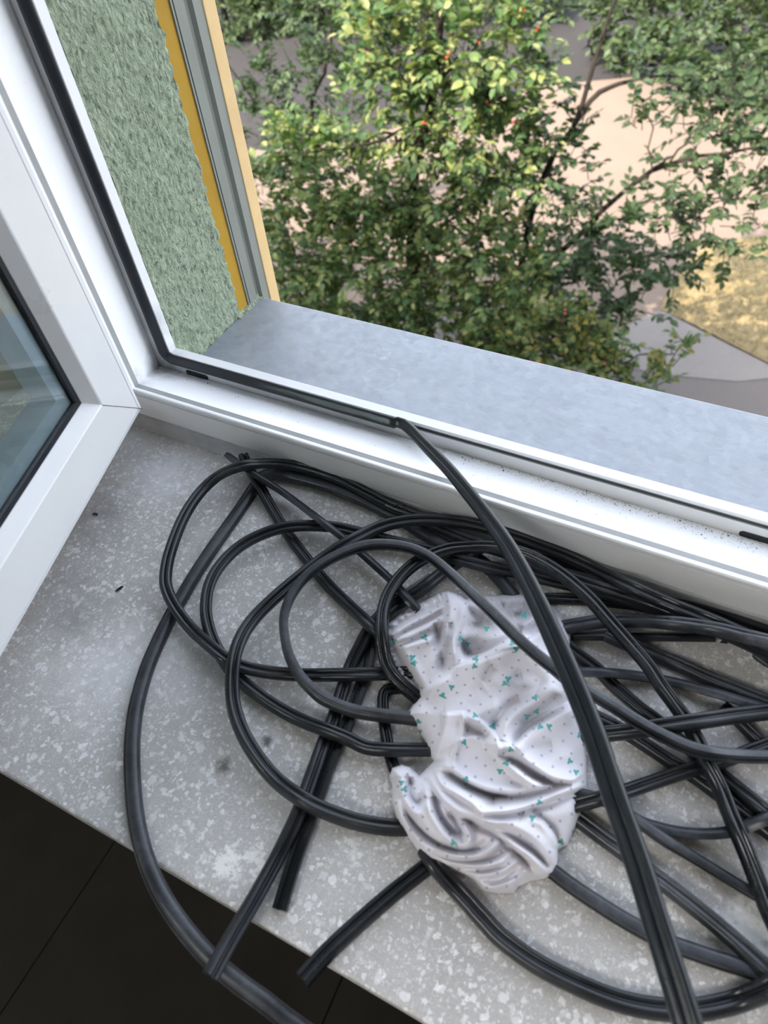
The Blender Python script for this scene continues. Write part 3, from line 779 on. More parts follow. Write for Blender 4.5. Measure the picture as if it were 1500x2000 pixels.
def build_sweep(name, C, UP, mat, scale, sec, tw0, tw1, sharp, sc_arr=None, sec0=None, mixw=None):
    C = np.asarray(C); n = len(C)
    Tn = np.gradient(C, axis=0); Tn /= np.linalg.norm(Tn, axis=1)[:, None]
    side = np.cross(Tn, UP); side /= np.linalg.norm(side, axis=1)[:, None]
    up = np.cross(side, Tn)
    tw = np.radians(np.linspace(tw0, tw1, n))
    s2 = side * np.cos(tw)[:, None] + up * np.sin(tw)[:, None]
    u2 = -side * np.sin(tw)[:, None] + up * np.cos(tw)[:, None]
    m = len(sec)
    a = np.array(sec) / 1000.0 * scale
    sc = np.ones(n) if sc_arr is None else sc_arr
    A = np.repeat(a[None], n, 0)
    if sec0 is not None:
        A = A * mixw[:, None, None] + (np.array(sec0) / 1000.0 * scale)[None] * (1 - mixw[:, None, None])
    V = C[:, None, :] + (s2[:, None, :] * A[:, :, 0:1] + u2[:, None, :] * A[:, :, 1:2]) * sc[:, None, None]
    V = V.reshape(-1, 3)
    fs = []
    for i in range(n - 1):
        for j in range(m):
            k = (j + 1) % m
            fs.append((i * m + j, i * m + k, (i + 1) * m + k, (i + 1) * m + j))
    fs.append(tuple(range(m))); fs.append(tuple((n - 1) * m + j for j in reversed(range(m))))
    me = bpy.data.meshes.new(name)
    me.from_pydata([tuple(v) for v in V.tolist()], [], fs); me.update()
    me.polygons.foreach_set('use_smooth', [True] * len(me.polygons))
    sh = np.zeros(len(me.edges), bool)
    ev = np.empty(len(me.edges) * 2, int); me.edges.foreach_get('vertices', ev); ev = ev.reshape(-1, 2)
    lon = (ev[:, 0] % m == ev[:, 1] % m)
    sh |= lon & np.isin(ev[:, 0] % m, list(sharp))
    cap = (ev // m == 0).all(1) | (ev // m == n - 1).all(1)
    sh |= cap
    at = me.attributes.new('sharp_edge', 'BOOLEAN', 'EDGE'); at.data.foreach_set('value', sh)
    me.materials.append(mat)
    o = bpy.data.objects.new(name, me); COL.objects.link(o)
    bm = bmesh.new(); bm.from_mesh(me); bmesh.ops.recalc_face_normals(bm, faces=bm.faces); bm.to_mesh(me); bm.free()
    return o
LAB = {
 'stub_right': 'short straight black seal offcut with a blunt end, right, below the window frame',
 'rail_back': 'black rubber seal hugging the foot of the window frame at the right',
 'pile_low': 'thin glossy black seal at the bottom of the pile, just above the blunt offcut',
 'under_a': 'dark seal slanting down right under the crossing bars, right of the cloth',
 'under_b': 'black ribbed seal running diagonally from the cloth under the thick cross bar',
 'right_stub': 'black seal with a cut end in the gap at the right edge of the sill',
 'fan_a': 'wide ribbed black seal fanning out to the right edge below the blunt offcut',
 'fan_b': 'flat black seal bowing gently from the cloth to the right edge, second of the fan',
 'long_edge': 'long dusty black seal sweeping round the left and hanging over the front edge',
 'pair_right': 'shorter of two parallel black seals, its open channel end lying on the terrazzo',
 'pair_left': 'longer of two parallel black seals, its end poking over the dark floor',
 'hook': 'thin black seal bent at a right angle beside the left edge of the cloth',
 'straight_b': 'straight black seal with a pointed end by the frame, lower of two crossing',
 'cut_front': 'short straight black seal from under the cloth, cut end over the front edge',
 'loop_b': 'black seal loop second from the left, kinked near the left side of the cloth',
 'dusty_front': 'broad dusty grey seal lying flat from the cloth towards the lower right corner',
 'diag_front': 'scuffed ribbed seal slanting from the cloth down to the lower right corner',
 'front_arc': 'black grooved seal bending in a long arc along the front right of the sill',
 'straight_a': 'straight smooth black seal with a blunt end by the frame, upper of two crossing',
 'loop_a': 'leftmost black seal loop, coming along the window frame and curling under the cloth',
 'loop_c': 'wide black seal loop third from the left, passing below the cloth at the front',
 'arc_low': 'shallow upturned black seal arc right of the cloth, near the right edge',
 'diag_mid': 'smooth dusty seal slanting right from the lower right of the cloth',
 'cross_bar': 'straight ribbed black seal rising to the right below the thick cross bar',
 'mid_wave': 'wide black seal curving right just above the blunt offcut',
 'loop_e': 'glossy black seal loop hugging the left edge of the cloth, running to lower right',
 'bar_over': 'thick ribbed black cross bar seal rising slightly to the right edge',
 'loop_d': 'inner dusty black seal loop lying across the top of the cloth',
}
for k in order:
    s = ST[k]
    C = unproj(s['uv'], s['z'])
    UP = np.tile([0, 0, 1.0], (len(C), 1))
    sec_, sh_ = (SEC, SHARP) if s['sec'] == 'A' else (SECB, SHARPB)
    o = build_sweep('rubber_seal', C, UP, M[s['mat']], s['w'], sec_, s['tw'][0], s['tw'][1], sh_)
    tag(o, LAB[k], 'rubber seal', 'loose black window seals on the sill')
# the seal still sitting in the frame groove and pulled out at its lower end
yb = 0.3805
gz = 0.0372
pts, ups, scs = [], [], []
for z in np.linspace(1.33, 0.062, 40): pts.append((FX0 + gz, yb, z)); ups.append((0.70, -0.71, 0)); scs.append(0.95)
for a_ in np.linspace(0, math.pi / 2, 9):
    r = 0.010
    pts.append((FX0 + gz + r - r * math.cos(a_), yb, gz + r - r * math.sin(a_)))
    ups.append((0.70 * math.cos(a_), -0.71, 0.70 * math.sin(a_))); scs.append(0.95)
pe = at_y(770, 820, yb)
for x in np.linspace(FX0 + gz + 0.02, pe[0], 30): pts.append((x, yb, gz)); ups.append((0, -0.71, 0.70)); scs.append(0.95)
loose = [(776, 824, 37.5), (788, 828, 39), (806, 843, 44), (833, 872, 52), (872, 912, 58), (910, 957, 63), (948, 1005, 68), (982, 1052, 73), (1010, 1098, 77), (1036, 1148, 80), (1062, 1202, 82), (1086, 1255, 83), (1110, 1310, 84), (1137, 1375, 84), (1162, 1440, 84), (1185, 1510, 83), (1207, 1575, 82), (1230, 1640, 81), (1254, 1712, 80), (1278, 1790, 79), (1303, 1870, 78), (1325, 1940, 77), (1346, 2010, 76), (1372, 2100, 74)]
Q = smooth_poly(np.array(loose, float), 110)
PL = unproj(Q[:, :2], Q[:, 2] / 1000)
for i, p in enumerate(PL):
    t = min(1, i / 22); t2 = min(1, i / 40)
    pts.append(tuple(p)); u = np.array([0, -0.71, 0.70]) * (1 - t) + np.array([-0.45, -0.25, 0.85]) * t
    ups.append(tuple(u / np.linalg.norm(u))); scs.append(0.95 + 0.37 * t2)
SECF = [(-4.6, -2.0), (-4.9, 0.4), (-4.2, 1.5), (-2.2, 1.7), (-0.6, 1.5), (-0.2, 0.9), (0.3, 0.9), (0.7, 1.8), (2.4, 2.2), (4.1, 1.7), (4.9, 0.5), (4.6, -2.0), (1.8, -2.6), (1.2, -1.0), (-1.2, -1.0), (-1.8, -2.6)]
SECG = [(-4.6, -2.0), (-4.9, 0.4), (-4.4, 1.5), (-2.2, 1.75), (-0.6, 1.8), (-0.2, 1.8), (0.3, 1.8), (0.7, 1.8), (2.4, 1.75), (4.3, 1.5), (4.9, 0.5), (4.6, -2.0), (1.8, -2.2), (1.2, -2.0), (-1.2, -2.0), (-1.8, -2.2)]
SECF = [(-4.6, -2.0), (-4.9, 0.4), (-4.3, 1.6), (-3.2, 2.3), (-2.2, 1.9), (-1.7, 0.9), (-0.2, 0.8), (0.4, 1.9), (2.0, 2.5), (4.0, 1.9), (4.9, 0.5), (4.6, -2.0), (1.8, -2.6), (1.2, -1.0), (-1.2, -1.0), (-1.8, -2.6)]
n_in = len(pts) - len(PL)
mixw = np.clip((np.arange(len(pts)) - n_in) / 30.0, 0, 1)
o = build_sweep('rubber_seal', np.array(pts), np.array(ups), M['slate'], 1.0, SECF, 0, 0, {0, 4, 5, 6, 7, 11, 12, 13, 14, 15}, np.array(scs), SECG, mixw)
tag(o, 'long black seal pulled from the frame groove, running over the cloth to the front', 'rubber seal')

# ------------------------------------------------------------------ the crumpled printed cloth
OUT = z6([(500,150),(560,170),(600,200),(680,185),(800,175),(960,172),(1060,220),(1140,290),(1175,360),(1190,440),(1180,560),(1165,690),(1195,760),(1225,810),(1240,900),(1270,1020),(1275,1130),(1275,1250),(1250,1380),(1200,1500),(1170,1570),(1115,1600),(1112,1680),(1090,1735),(1040,1755),(960,1770),(900,1800),(870,1840),(790,1840),(700,1825),(640,1760),(580,1730),(480,1690),(390,1650),(320,1590),(260,1500),(210,1420),(185,1330),(185,1230),(170,1190),(185,1140),(240,1120),(290,1135),(340,1180),(370,1150),(420,1100),(400,1080),(370,990),(330,930),(290,870),(262,845),(310,780),(340,745),(270,690),(220,620),(180,540),(145,450),(140,390),(160,340),(230,280),(300,240),(380,200),(440,165)])
STEP = 1.3
u0, v0 = OUT.min(0) - 4; u1, v1 = OUT.max(0) + 4
GU, GV = np.meshgrid(np.arange(u0, u1, STEP), np.arange(v0, v1, STEP))
sh = GU.shape
G = np.stack([GU.ravel(), GV.ravel()], 1)
def seg_dist(G, poly, closed=False):
    """distance to a polyline and the signed side"""
    P = np.asarray(poly, float)
    best = np.full(len(G), 1e9); sgn = np.zeros(len(G)); par = np.zeros(len(G))
    m = len(P) if closed else len(P) - 1
    for i in range(m):
        a, b = P[i], P[(i + 1) % len(P)]
        ab = b - a; l2 = ab @ ab + 1e-9
        t = np.clip(((G - a) @ ab) / l2, 0, 1)
        q = a + t[:, None] * ab
        d = np.hypot(*(G - q).T)
        s = np.sign(ab[0] * (G[:, 1] - a[1]) - ab[1] * (G[:, 0] - a[0]))
        w = d < best
        best = np.where(w, d, best); sgn = np.where(w, s, sgn); par = np.where(w, (i + t) / m, par)
    return best, sgn, par
def inside(G, P):
    c = np.zeros(len(G), bool); n = len(P)
    for i in range(n):
        x1, y1 = P[i]; x2, y2 = P[(i + 1) % n]
        k = ((y1 > G[:, 1]) != (y2 > G[:, 1])) & (G[:, 0] < (x2 - x1) * (G[:, 1] - y1) / (y2 - y1 + 1e-12) + x1)
        c ^= k
    return c
DE, _, _ = seg_dist(G, OUT, True)
IN = inside(G, OUT)
D = np.where(IN, DE, 0)
H = 30 * np.sqrt(1 - np.exp(-D / 42.0)) + 6 * (1 - np.exp(-(D / 110) ** 2))
# fold(poly in crop coordinates, amplitude mm, width px on the left of travel, width px on the right)
# in image axes (y down) positive side = right hand of travel
FOLDS = [
 # gathered cuff, upper left
 ([(150,370),(230,300),(330,250),(430,190),(500,160)], 4, 8, 7), ([(165,420),(250,360),(340,310),(450,250),(500,215)], 5, 7, 7),
 ([(190,440),(300,395),(400,345),(470,300)], 5, 8, 7), ([(230,470),(330,450),(420,420)], 4, 7, 8),
 ([(155,395),(240,330),(340,280),(440,222)], -4, 5, 5), ([(185,430),(280,372),(380,325),(470,270)], -5, 5, 5), ([(220,455),(320,420),(420,380)], -4, 5, 5),
 ([(150,450),(185,540),(230,620),(280,690),(340,740)], 5, 7, 9), ([(210,470),(250,560),(300,640),(360,720)], -6, 7, 10),
 ([(250,480),(310,560),(350,650),(370,700)], 3, 8, 9),
 ([(505,155),(515,260),(500,360),(480,430),(450,520)], 7, 12, 8), ([(570,190),(580,280),(555,380),(545,470),(560,560)], 8, 10, 12),
 ([(500,360),(520,460),(535,590)], 4, 8, 8), ([(440,330),(450,430),(470,520),(470,600)], -9, 9, 9), ([(515,330),(510,420),(505,520)], -5, 5, 6),
 ([(590,230),(640,280),(680,330),(640,360)], -5, 8, 8), ([(600,220),(690,250),(760,330)], 4, 8, 12),
 # dark hollow between the cuff and the body
 ([(570,440),(610,500),(680,500),(780,460),(900,410)], -9, 12, 10), ([(580,420),(640,400),(760,420),(860,400)], 3, 12, 12),
 ([(800,220),(850,200),(930,190)], 5, 9, 9), ([(900,360),(960,320),(1000,260)], 4, 8, 8), ([(870,310),(920,280),(950,220)], -4, 7, 7), ([(1040,300),(980,370),(930,400)], -5, 8, 8),
 ([(1090,300),(1140,360),(1170,470)], 5, 10, 12),
 # free edge of the body panel: steep above, soft below
 ([(262,845),(345,745),(480,640),(600,560),(740,490),(850,440),(960,400),(1060,350)], 8, 6, 26),
 ([(300,800),(400,730),(520,640)], 2, 9, 12),
 ([(740,560),(800,510),(870,490),(990,530),(1080,630),(1150,720)], 6, 18, 22),
 ([(700,660),(730,600),(760,560)], -4, 10, 10), ([(830,690),(850,640),(910,620)], -3.5, 9, 10), ([(720,620),(800,660),(900,650),(1000,690)], 3, 14, 14),
 ([(600,800),(640,730),(700,690)], -3, 12, 14), ([(620,880),(700,820),(790,780)], 3, 12, 12),
 ([(740,930),(770,880),(830,800),(900,760)], -6, 8, 10), ([(800,990),(830,890),(930,800),(1050,745),(1150,735)], 8, 14, 12),
 ([(860,1010),(930,920),(1040,850),(1120,800),(1180,760)], -8, 8, 8), ([(900,900),(980,840),(1060,800),(1140,750)], -4, 6, 6),
 ([(1000,740),(1080,710),(1150,735)], 4, 9, 9), ([(870,1020),(970,925),(1090,850),(1220,812)], 7, 5, 24),
 ([(900,1080),(980,1030),(1080,1010)], -2.5, 9, 9), ([(1020,1130),(1120,1080),(1220,1060)], 2, 12, 12),
 # waistband tab
 ([(480,828),(590,828)], 5, 3, 14), ([(478,830),(475,940),(440,1030),(425,1130)], 8, 12, 4), ([(588,830),(583,940),(545,1050),(530,1140)], 4, 4, 4), ([(535,840),(530,950),(490,1050),(480,1140)], 5, 14, 14),
 ([(592,850),(680,890),(750,950),(775,1010),(770,1035)], 6, 5, 12), ([(600,900),(680,950),(720,985)], -5, 9, 8), ([(545,1000),(620,970),(705,965)], 5, 4, 14),
 # sweeping lower folds
 ([(705,965),(760,1050),(850,1140),(930,1200),(1010,1245)], 7, 14, 7), ([(770,1035),(860,1030),(960,1110),(1080,1190),(1180,1210),(1250,1170)], 9, 16, 6),
 ([(780,1070),(870,1110),(980,1190),(1080,1225),(1190,1235)], -7, 6, 6), ([(860,1150),(960,1230),(1080,1255),(1200,1245)], 3, 8, 8),
 ([(430,1145),(520,1150),(640,1225),(780,1270),(900,1280),(1030,1250)], 7, 14, 6), ([(500,1165),(600,1235),(720,1285),(860,1300),(1000,1275),(1150,1240)], -8, 6, 8),
 ([(430,1150),(470,1230),(560,1290),(640,1340),(700,1390),(830,1388),(1000,1345),(1200,1265),(1270,1220)], 8, 16, 6),
 ([(740,1340),(760,1300),(830,1300)], -3, 7, 7), ([(700,1405),(830,1405),(960,1375),(1100,1320),(1240,1270)], -7, 5, 8),
 ([(370,1170),(430,1280),(540,1380),(680,1425),(840,1450),(980,1530),(1080,1650),(1100,1720)], 8, 18, 9),
 ([(375,1200),(440,1310),(560,1410),(700,1450)], -5, 6, 6),
 ([(640,1440),(760,1480),(870,1570),(980,1650),(1050,1745)], 8, 10, 8), ([(700,1450),(850,1530),(980,1620),(1060,1700)], -6, 6, 6),
 ([(600,1440),(740,1500),(860,1600),(960,1690)], -6, 6, 7),
 ([(920,1395),(1030,1455),(1095,1560),(1112,1660)], 6, 9, 16), ([(1115,1600),(1100,1520),(1040,1440),(960,1395)], -6, 6, 8),
 ([(1000,1430),(1100,1400),(1220,1380)], 3, 16, 16),
 # lower left tail
 ([(190,1180),(230,1130),(290,1150),(330,1210)], 5, 9, 9), ([(290,1190),(285,1280),(330,1330),(370,1290)], -8, 9, 10), ([(250,1200),(250,1300),(290,1380),(350,1400)], 6, 10, 9),
 ([(375,1250),(390,1370),(450,1480),(530,1560),(590,1580),(620,1540),(590,1470),(550,1420)], 7, 9, 8),
 ([(420,1300),(450,1400),(510,1490),(560,1520)], -7, 7, 8), ([(500,1390),(550,1450),(585,1520)], -6, 6, 6),
 ([(205,1320),(250,1450),(350,1560),(500,1630),(660,1630),(760,1570),(790,1520)], 7, 9, 8), ([(240,1300),(300,1440),(400,1540),(520,1595),(640,1600),(720,1560)], -7, 7, 7),
 ([(330,1380),(400,1490),(490,1570)], 4, 8, 8),
 ([(330,1585),(460,1660),(620,1690),(780,1670),(870,1600)], 6, 8, 7), ([(420,1610),(560,1660),(720,1650),(830,1580)], -6, 5, 6),
 ([(600,1735),(720,1740),(840,1700),(900,1640)], 6, 8, 7), ([(520,1690),(680,1715),(820,1690)], -5, 5, 5),
 ([(640,1765),(740,1800),(860,1750),(930,1680)], 5, 8, 8), ([(680,1770),(800,1750),(890,1690)], -5, 5, 6), ([(720,1820),(840,1790),(960,1710)], 5, 7, 8), ([(700,1800),(830,1765),(930,1710)], -4, 5, 5),
]
edge_fade = 1 - np.exp(-D / 7.0)
for poly, amp, wl, wr in FOLDS:
    P = smooth_poly(z6(poly), max(10, 5 * len(poly)))
    bb0, bb1 = P.min(0) - 3.2 * max(wl, wr), P.max(0) + 3.2 * max(wl, wr)
    sel = np.where((G[:, 0] > bb0[0]) & (G[:, 0] < bb1[0]) & (G[:, 1] > bb0[1]) & (G[:, 1] < bb1[1]) & IN)[0]
    if len(sel) == 0: continue
    d, s, t = seg_dist(G[sel], P)
    w = np.where(s < 0, wl, wr)
    fade = np.clip(np.minimum(t, 1 - t) * 6, 0, 1) ** 0.5 * 0.8 + 0.2
    H[sel] += (1.4 if amp < 0 else 1.2) * amp * np.exp(-(d / w) ** 2 * 0.9) * fade * edge_fade[sel]
# fine gathers along the elastic cuff and small soft wrinkles everywhere
d, s, t = seg_dist(G, z6([(150,450),(185,540),(230,620),(280,690),(340,740)]))
H += 1.3 * np.sin(t * 75) * np.exp(-(d / 9) ** 2) * IN
ds_, _, ts_ = seg_dist(G, z6([(145,390),(230,290),(330,240),(440,175),(500,155)]))
H += 1.1 * np.sin(ts_ * 60) * np.exp(-(ds_ / 12) ** 2) * IN
gu, gv = G[:, 0], G[:, 1]
wr_ = np.zeros(len(G))
for k in range(16):
    a_ = rng.uniform(0, math.pi); f_ = rng.uniform(0.04, 0.12); ph = rng.uniform(0, 6.28)
    wr_ += np.sin((gu * math.cos(a_) + gv * math.sin(a_)) * f_ + ph + 1.5 * np.sin(gu * 0.02 + gv * 0.017 + k)) * (0.05 / f_)
H += 0.28 * wr_ * edge_fade
H = np.clip(H, 0.5, 62)
# the seals that lie on the cloth press into it
for key, z_ in (('loop_d', None), ('loop_e', None)):
    s_ = ST[key]
    P = s_['uv']; 
    dd, _, tt = seg_dist(G, P)
    zz = np.interp(tt, np.linspace(0, 1, len(P)), s_['z'] * 1000) - 4.2
    over = (dd < 16) & (gu > 830) & (gv < 1345) if key == 'loop_d' else (dd < 14) & (gu < 800) & (gv < 1345)
    lim = zz + np.clip(dd - 9, 0, None) * 0.9
    H = np.where(over, np.minimum(H, np.maximum(lim, 2)), H)
dd, _, tt = seg_dist(G, Q[:, :2])
zz = np.interp(tt, np.linspace(0, 1, len(Q)), Q[:, 2]) - 6
H = np.where(dd < 22, np.minimum(H, zz + np.clip(dd - 12, 0, None)), H)
Hg = H.reshape(sh)
keep = (IN).reshape(sh)
# colour masks: printed motifs, dirt, plain hem bands
def motif(cx, cy, rad, rot):
    x = (gu - cx); y = (gv - cy)
    r = np.hypot(x, y) / rad; a = np.arctan2(y, x) + rot
    star_r = 0.88 + 0.30 * np.cos(3 * a) + 0.10 * np.cos(5 * a + 1)
    return np.clip((star_r - r) * 4 + 0.4, 0, 1) * (r < 1.4)
stars = [(300,525),(308,558),(570,422),(610,452),(655,532),(648,575),(520,692),(470,738),(815,672),(835,645),(985,750),(650,850),(940,855),(995,828),(1015,912),(1065,910),(750,910),(335,885),(340,940),(590,1000),(850,1040),(790,1160),(825,1115),(1180,1105),(1215,1165),(600,1205),(1010,1335),(970,1420),(1130,1555),(530,1560),(240,1225),(258,1262),(150,400),(200,435),(370,415),(860,445),(880,480),(925,290),(1235,960),(715,365)]
pr_star = np.zeros(len(G))
for i, (x, y) in enumerate(stars):
    p = z6([(x, y)])[0]
    pr_star = np.maximum(pr_star, motif(p[0], p[1], rng.uniform(5.2, 6.6), 0.4 + i * 0.7))
dirt = np.zeros(len(G))
for (x, y, rx, ry, a) in [(900,260,190,95,1.0),(720,320,120,90,0.9),(1040,300,110,120,0.8),(640,440,80,60,0.7),(480,400,60,90,0.5),(900,700,170,110,0.35),(940,860,130,60,0.55),(1090,1010,120,90,0.3),(1130,720,60,50,0.5),(720,860,90,60,0.3),(330,330,90,60,0.2)]:
    p = z6([(x, y)])[0]
    q = ((gu - p[0]) / (rx / 2.857)) ** 2 + ((gv - p[1]) / (ry / 2.857)) ** 2
    dirt = np.maximum(dirt, a * np.exp(-q * 0.9))
band = np.zeros(len(G))
for poly, w in [([(530,830),(525,940),(490,1040),(470,1130)], 18), ([(520,1150),(640,1240),(780,1280)], 5), ([(640,1440),(760,1480),(870,1570),(980,1650),(1050,1745)], 20), ([(400,1180),(480,1300),(560,1360),(700,1410)], 16), ([(150,450),(185,540),(230,620),(280,690),(340,740)], 7)]:
    d, _, _ = seg_dist(G, smooth_poly(z6(poly), 20))
    band = np.maximum(band, np.clip((w - d) / 3, 0, 1))
idx = -np.ones(sh, int)
# keep one ring of outside vertices out; cells wholly inside become faces, border drops to the sill
cell = keep[:-1, :-1] & keep[1:, :-1] & keep[:-1, 1:] & keep[1:, 1:]
used = np.zeros(sh, bool)
for a_, b_ in ((0, 0), (1, 0), (0, 1), (1, 1)):
    used[a_:sh[0] - 1 + a_, b_:sh[1] - 1 + b_] |= cell
idx[used] = np.arange(used.sum())
UVp = np.stack([GU[used], GV[used]], 1)
VP = unproj(UVp, Hg[used] / 1000.0)
ii, jj = np.where(cell)
faces = np.stack([idx[ii, jj], idx[ii + 1, jj], idx[ii + 1, jj + 1], idx[ii, jj + 1]], 1)
# skirt: border edges go down to the sill
ed = {}
for f in faces.tolist():
    for k in range(4):
        e = (f[k], f[(k + 1) % 4])
        if (e[1], e[0]) in ed: del ed[(e[1], e[0])]
        else: ed[e] = 1
bmap = {}
extra = []
skirt = []
for (a_, b_) in ed:
    for q in (a_, b_):
        if q not in bmap:
            p = VP[q].copy()
            p[2] = 0.0006
            bmap[q] = len(VP) + len(extra); extra.append(p)
    skirt.append((b_, a_, bmap[a_], bmap[b_]))
allv = np.vstack([VP, np.array(extra)])
me = bpy.data.meshes.new('cloth')
me.from_pydata(allv.tolist(), [], faces.tolist() + skirt)
me.update()
me.polygons.foreach_set('use_smooth', [True] * len(me.polygons))
cols = np.zeros((len(allv), 4)); cols[:, 3] = 1
u_ = used.ravel()
cols[:len(VP), 0] = pr_star[u_]; cols[:len(VP), 1] = dirt[u_]; cols[:len(VP), 2] = band[u_]
ca = me.color_attributes.new('print', 'FLOAT_COLOR', 'POINT'); ca.data.foreach_set('color', cols.ravel())
flat = unproj(UVp, np.full(len(UVp), 0.03))[:, :2]
flat = np.vstack([flat, flat[[k for k in bmap]]])
ul = me.uv_layers.new(name='flat')
lv = np.empty(len(me.loops), int); me.loops.foreach_get('vertex_index', lv)
ul.data.foreach_set('uv', flat[lv].ravel())
me.materials.append(M['cloth'])
cloth = bpy.data.objects.new('cleaning_cloth', me); COL.objects.link(cloth)
bm = bmesh.new(); bm.from_mesh(me); bmesh.ops.recalc_face_normals(bm, faces=bm.faces); bm.to_mesh(me); bm.free()
tag(cloth, 'crumpled white cotton rag printed with teal motifs and grey dots, soiled grey at the top', 'cloth')

# a few crumbs of rubber on the bare terrazzo
for i, (u, v, ln, ang, lab) in enumerate([(185, 1005, 0.005, 0.1, 'small black rubber crumb close to the bottom rail of the open sash'), (233, 1150, 0.006, 1.2, 'small black curled rubber crumb on bare terrazzo at the left'),
                                          (1414, 1256, 0.004, 0.2, 'tiny black speck of rubber beside the blunt offcut'), (1488, 1293, 0.012, -0.4, 'oval black rubber scrap at the right edge of the sill')]):
    p = at_z(u, v, 0.0013)
    C = [(p[0] + ln * (t - 0.5) * math.cos(ang) * 1.2, p[1] + ln * (t - 0.5) * math.sin(ang) * 1.2 + 0.0012 * math.sin(t * 3.1), p[2]) for t in np.linspace(0, 1, 7)]
    s = 0.22 if i < 3 else 0.55
    if i == 3: C = [(c[0], c[1], 0.0021) for c in C]
    o = build_sweep('rubber_crumb', np.array(C), np.tile([0, 0, 1.0], (7, 1)), M['rubber'], s, SECB, 0, 20, SHARPB, np.array([.35, .8, 1, 1, 1, .8, .35]))
    tag(o, lab, 'rubber crumb')

# ------------------------------------------------------------------ outdoors: ground
gr = box_obj('ground', (-45, 0.49, GZ - 0.3), (25, 60, GZ), M['pave'])
tag(gr, 'sandy pale paving far below the window, seen through the branches', 'ground'); structure(gr)
def slab(name, poly, z0, z1, mat):
    bm = bmesh.new()
    a = [bm.verts.new((p[0], p[1], z0)) for p in poly]; b = [bm.verts.new((p[0], p[1], z1)) for p in poly]
    bm.faces.new(a); bm.faces.new(b)
    for i in range(len(poly)): bm.faces.new((a[i], a[(i + 1) % len(poly)], b[(i + 1) % len(poly)], b[i]))
    return bm_obj(name, bm, mat)
gp = lambda u, v: at_z(u, v, GZ)[:2]
road = slab('road', [(-44, 10.0), tuple(gp(330, 310)), tuple(gp(700, 272)), tuple(gp(880, 215)), tuple(gp(1050, 168)), tuple(gp(1240, 150)), (25, 20), (25, 29), (-3, 23.8), (-12, 21.5), (-44, 19)], GZ - 0.05, GZ + 0.012, M['shaded_asphalt'])  # near edge follows the tree shade that its dark colour stands for
tag(road, 'grey road beyond the trees, tree shade put into its dark colour', 'road'); structure(road)
verge = slab('verge', [(-44, 19), (-12, 21.5), (-3, 23.8), (25, 29), (25, 59), (-44, 59)], GZ - 0.05, GZ + 0.06, M['turf'])
tag(verge, 'grassy verge on the far side of the road', 'grass'); structure(verge)
lp = [gp(1287, 606), gp(1335, 520), gp(1380, 480), gp(1500, 462)]
lawn_poly = [tuple(q) for q in lp] + [(7, 13.5), (9, 8.5), tuple(gp(1600, 765)), tuple(gp(1500, 712)), tuple(gp(1430, 676)), tuple(gp(1360, 640))]
lawn = empty('lawn', (1.5, 10, GZ))
tag(lawn, 'dry yellowed lawn beside the path at the right', 'lawn')
child(slab('soil', lawn_poly, GZ - 0.05, GZ + 0.03, M['lawn']), lawn)
lpn = np.array(lawn_poly)
vs, fs = [], []
N = 0
while N < 24000:
    p = np.array([rng.uniform(lpn[:, 0].min(), lpn[:, 0].max()), rng.uniform(lpn[:, 1].min(), lpn[:, 1].max())])
    if not inside(p[None], lpn)[0]:
        N += 0.25; continue
    N += 1
    a_ = rng.uniform(0, 6.28); h = rng.uniform(0.03, 0.09); w = 0.007
    dx, dy = math.cos(a_) * w, math.sin(a_) * w
    lx, ly = rng.normal(0, 0.05, 2)
    b0 = len(vs)
    vs += [(p[0] - dx, p[1] - dy, GZ + 0.03), (p[0] + dx, p[1] + dy, GZ + 0.03), (p[0] + lx, p[1] + ly, GZ + 0.03 + h)]
    fs.append((b0, b0 + 1, b0 + 2))
gb = mesh_obj('grass_blades', vs, fs, M['blade']); child(gb, lawn); gb['kind'] = 'stuff'
path = slab('footpath', [gp(1180, 665), gp(1240, 630), gp(1287, 606), gp(1360, 640), gp(1430, 676), gp(1500, 712), gp(1600, 765), gp(1600, 738), gp(1500, 740), gp(1440, 747), gp(1300, 734), gp(1230, 720)], GZ - 0.05, GZ + 0.02, M['path'])
tag(path, 'pale concrete footpath between the lawn and the darker paving', 'path'); structure(path)
dk = slab('paving_strip', [gp(1120, 690), gp(1180, 665), gp(1230, 720), gp(1300, 734), gp(1440, 747), gp(1500, 740), gp(1600, 738), (4.5, 7.0), (4.5, 3.0), (-4, 3.0), (-4, 9.0)], GZ - 0.05, GZ + 0.008, M['dark_pave'])
tag(dk, 'darker paved strip at the foot of the building', 'paving'); structure(dk)

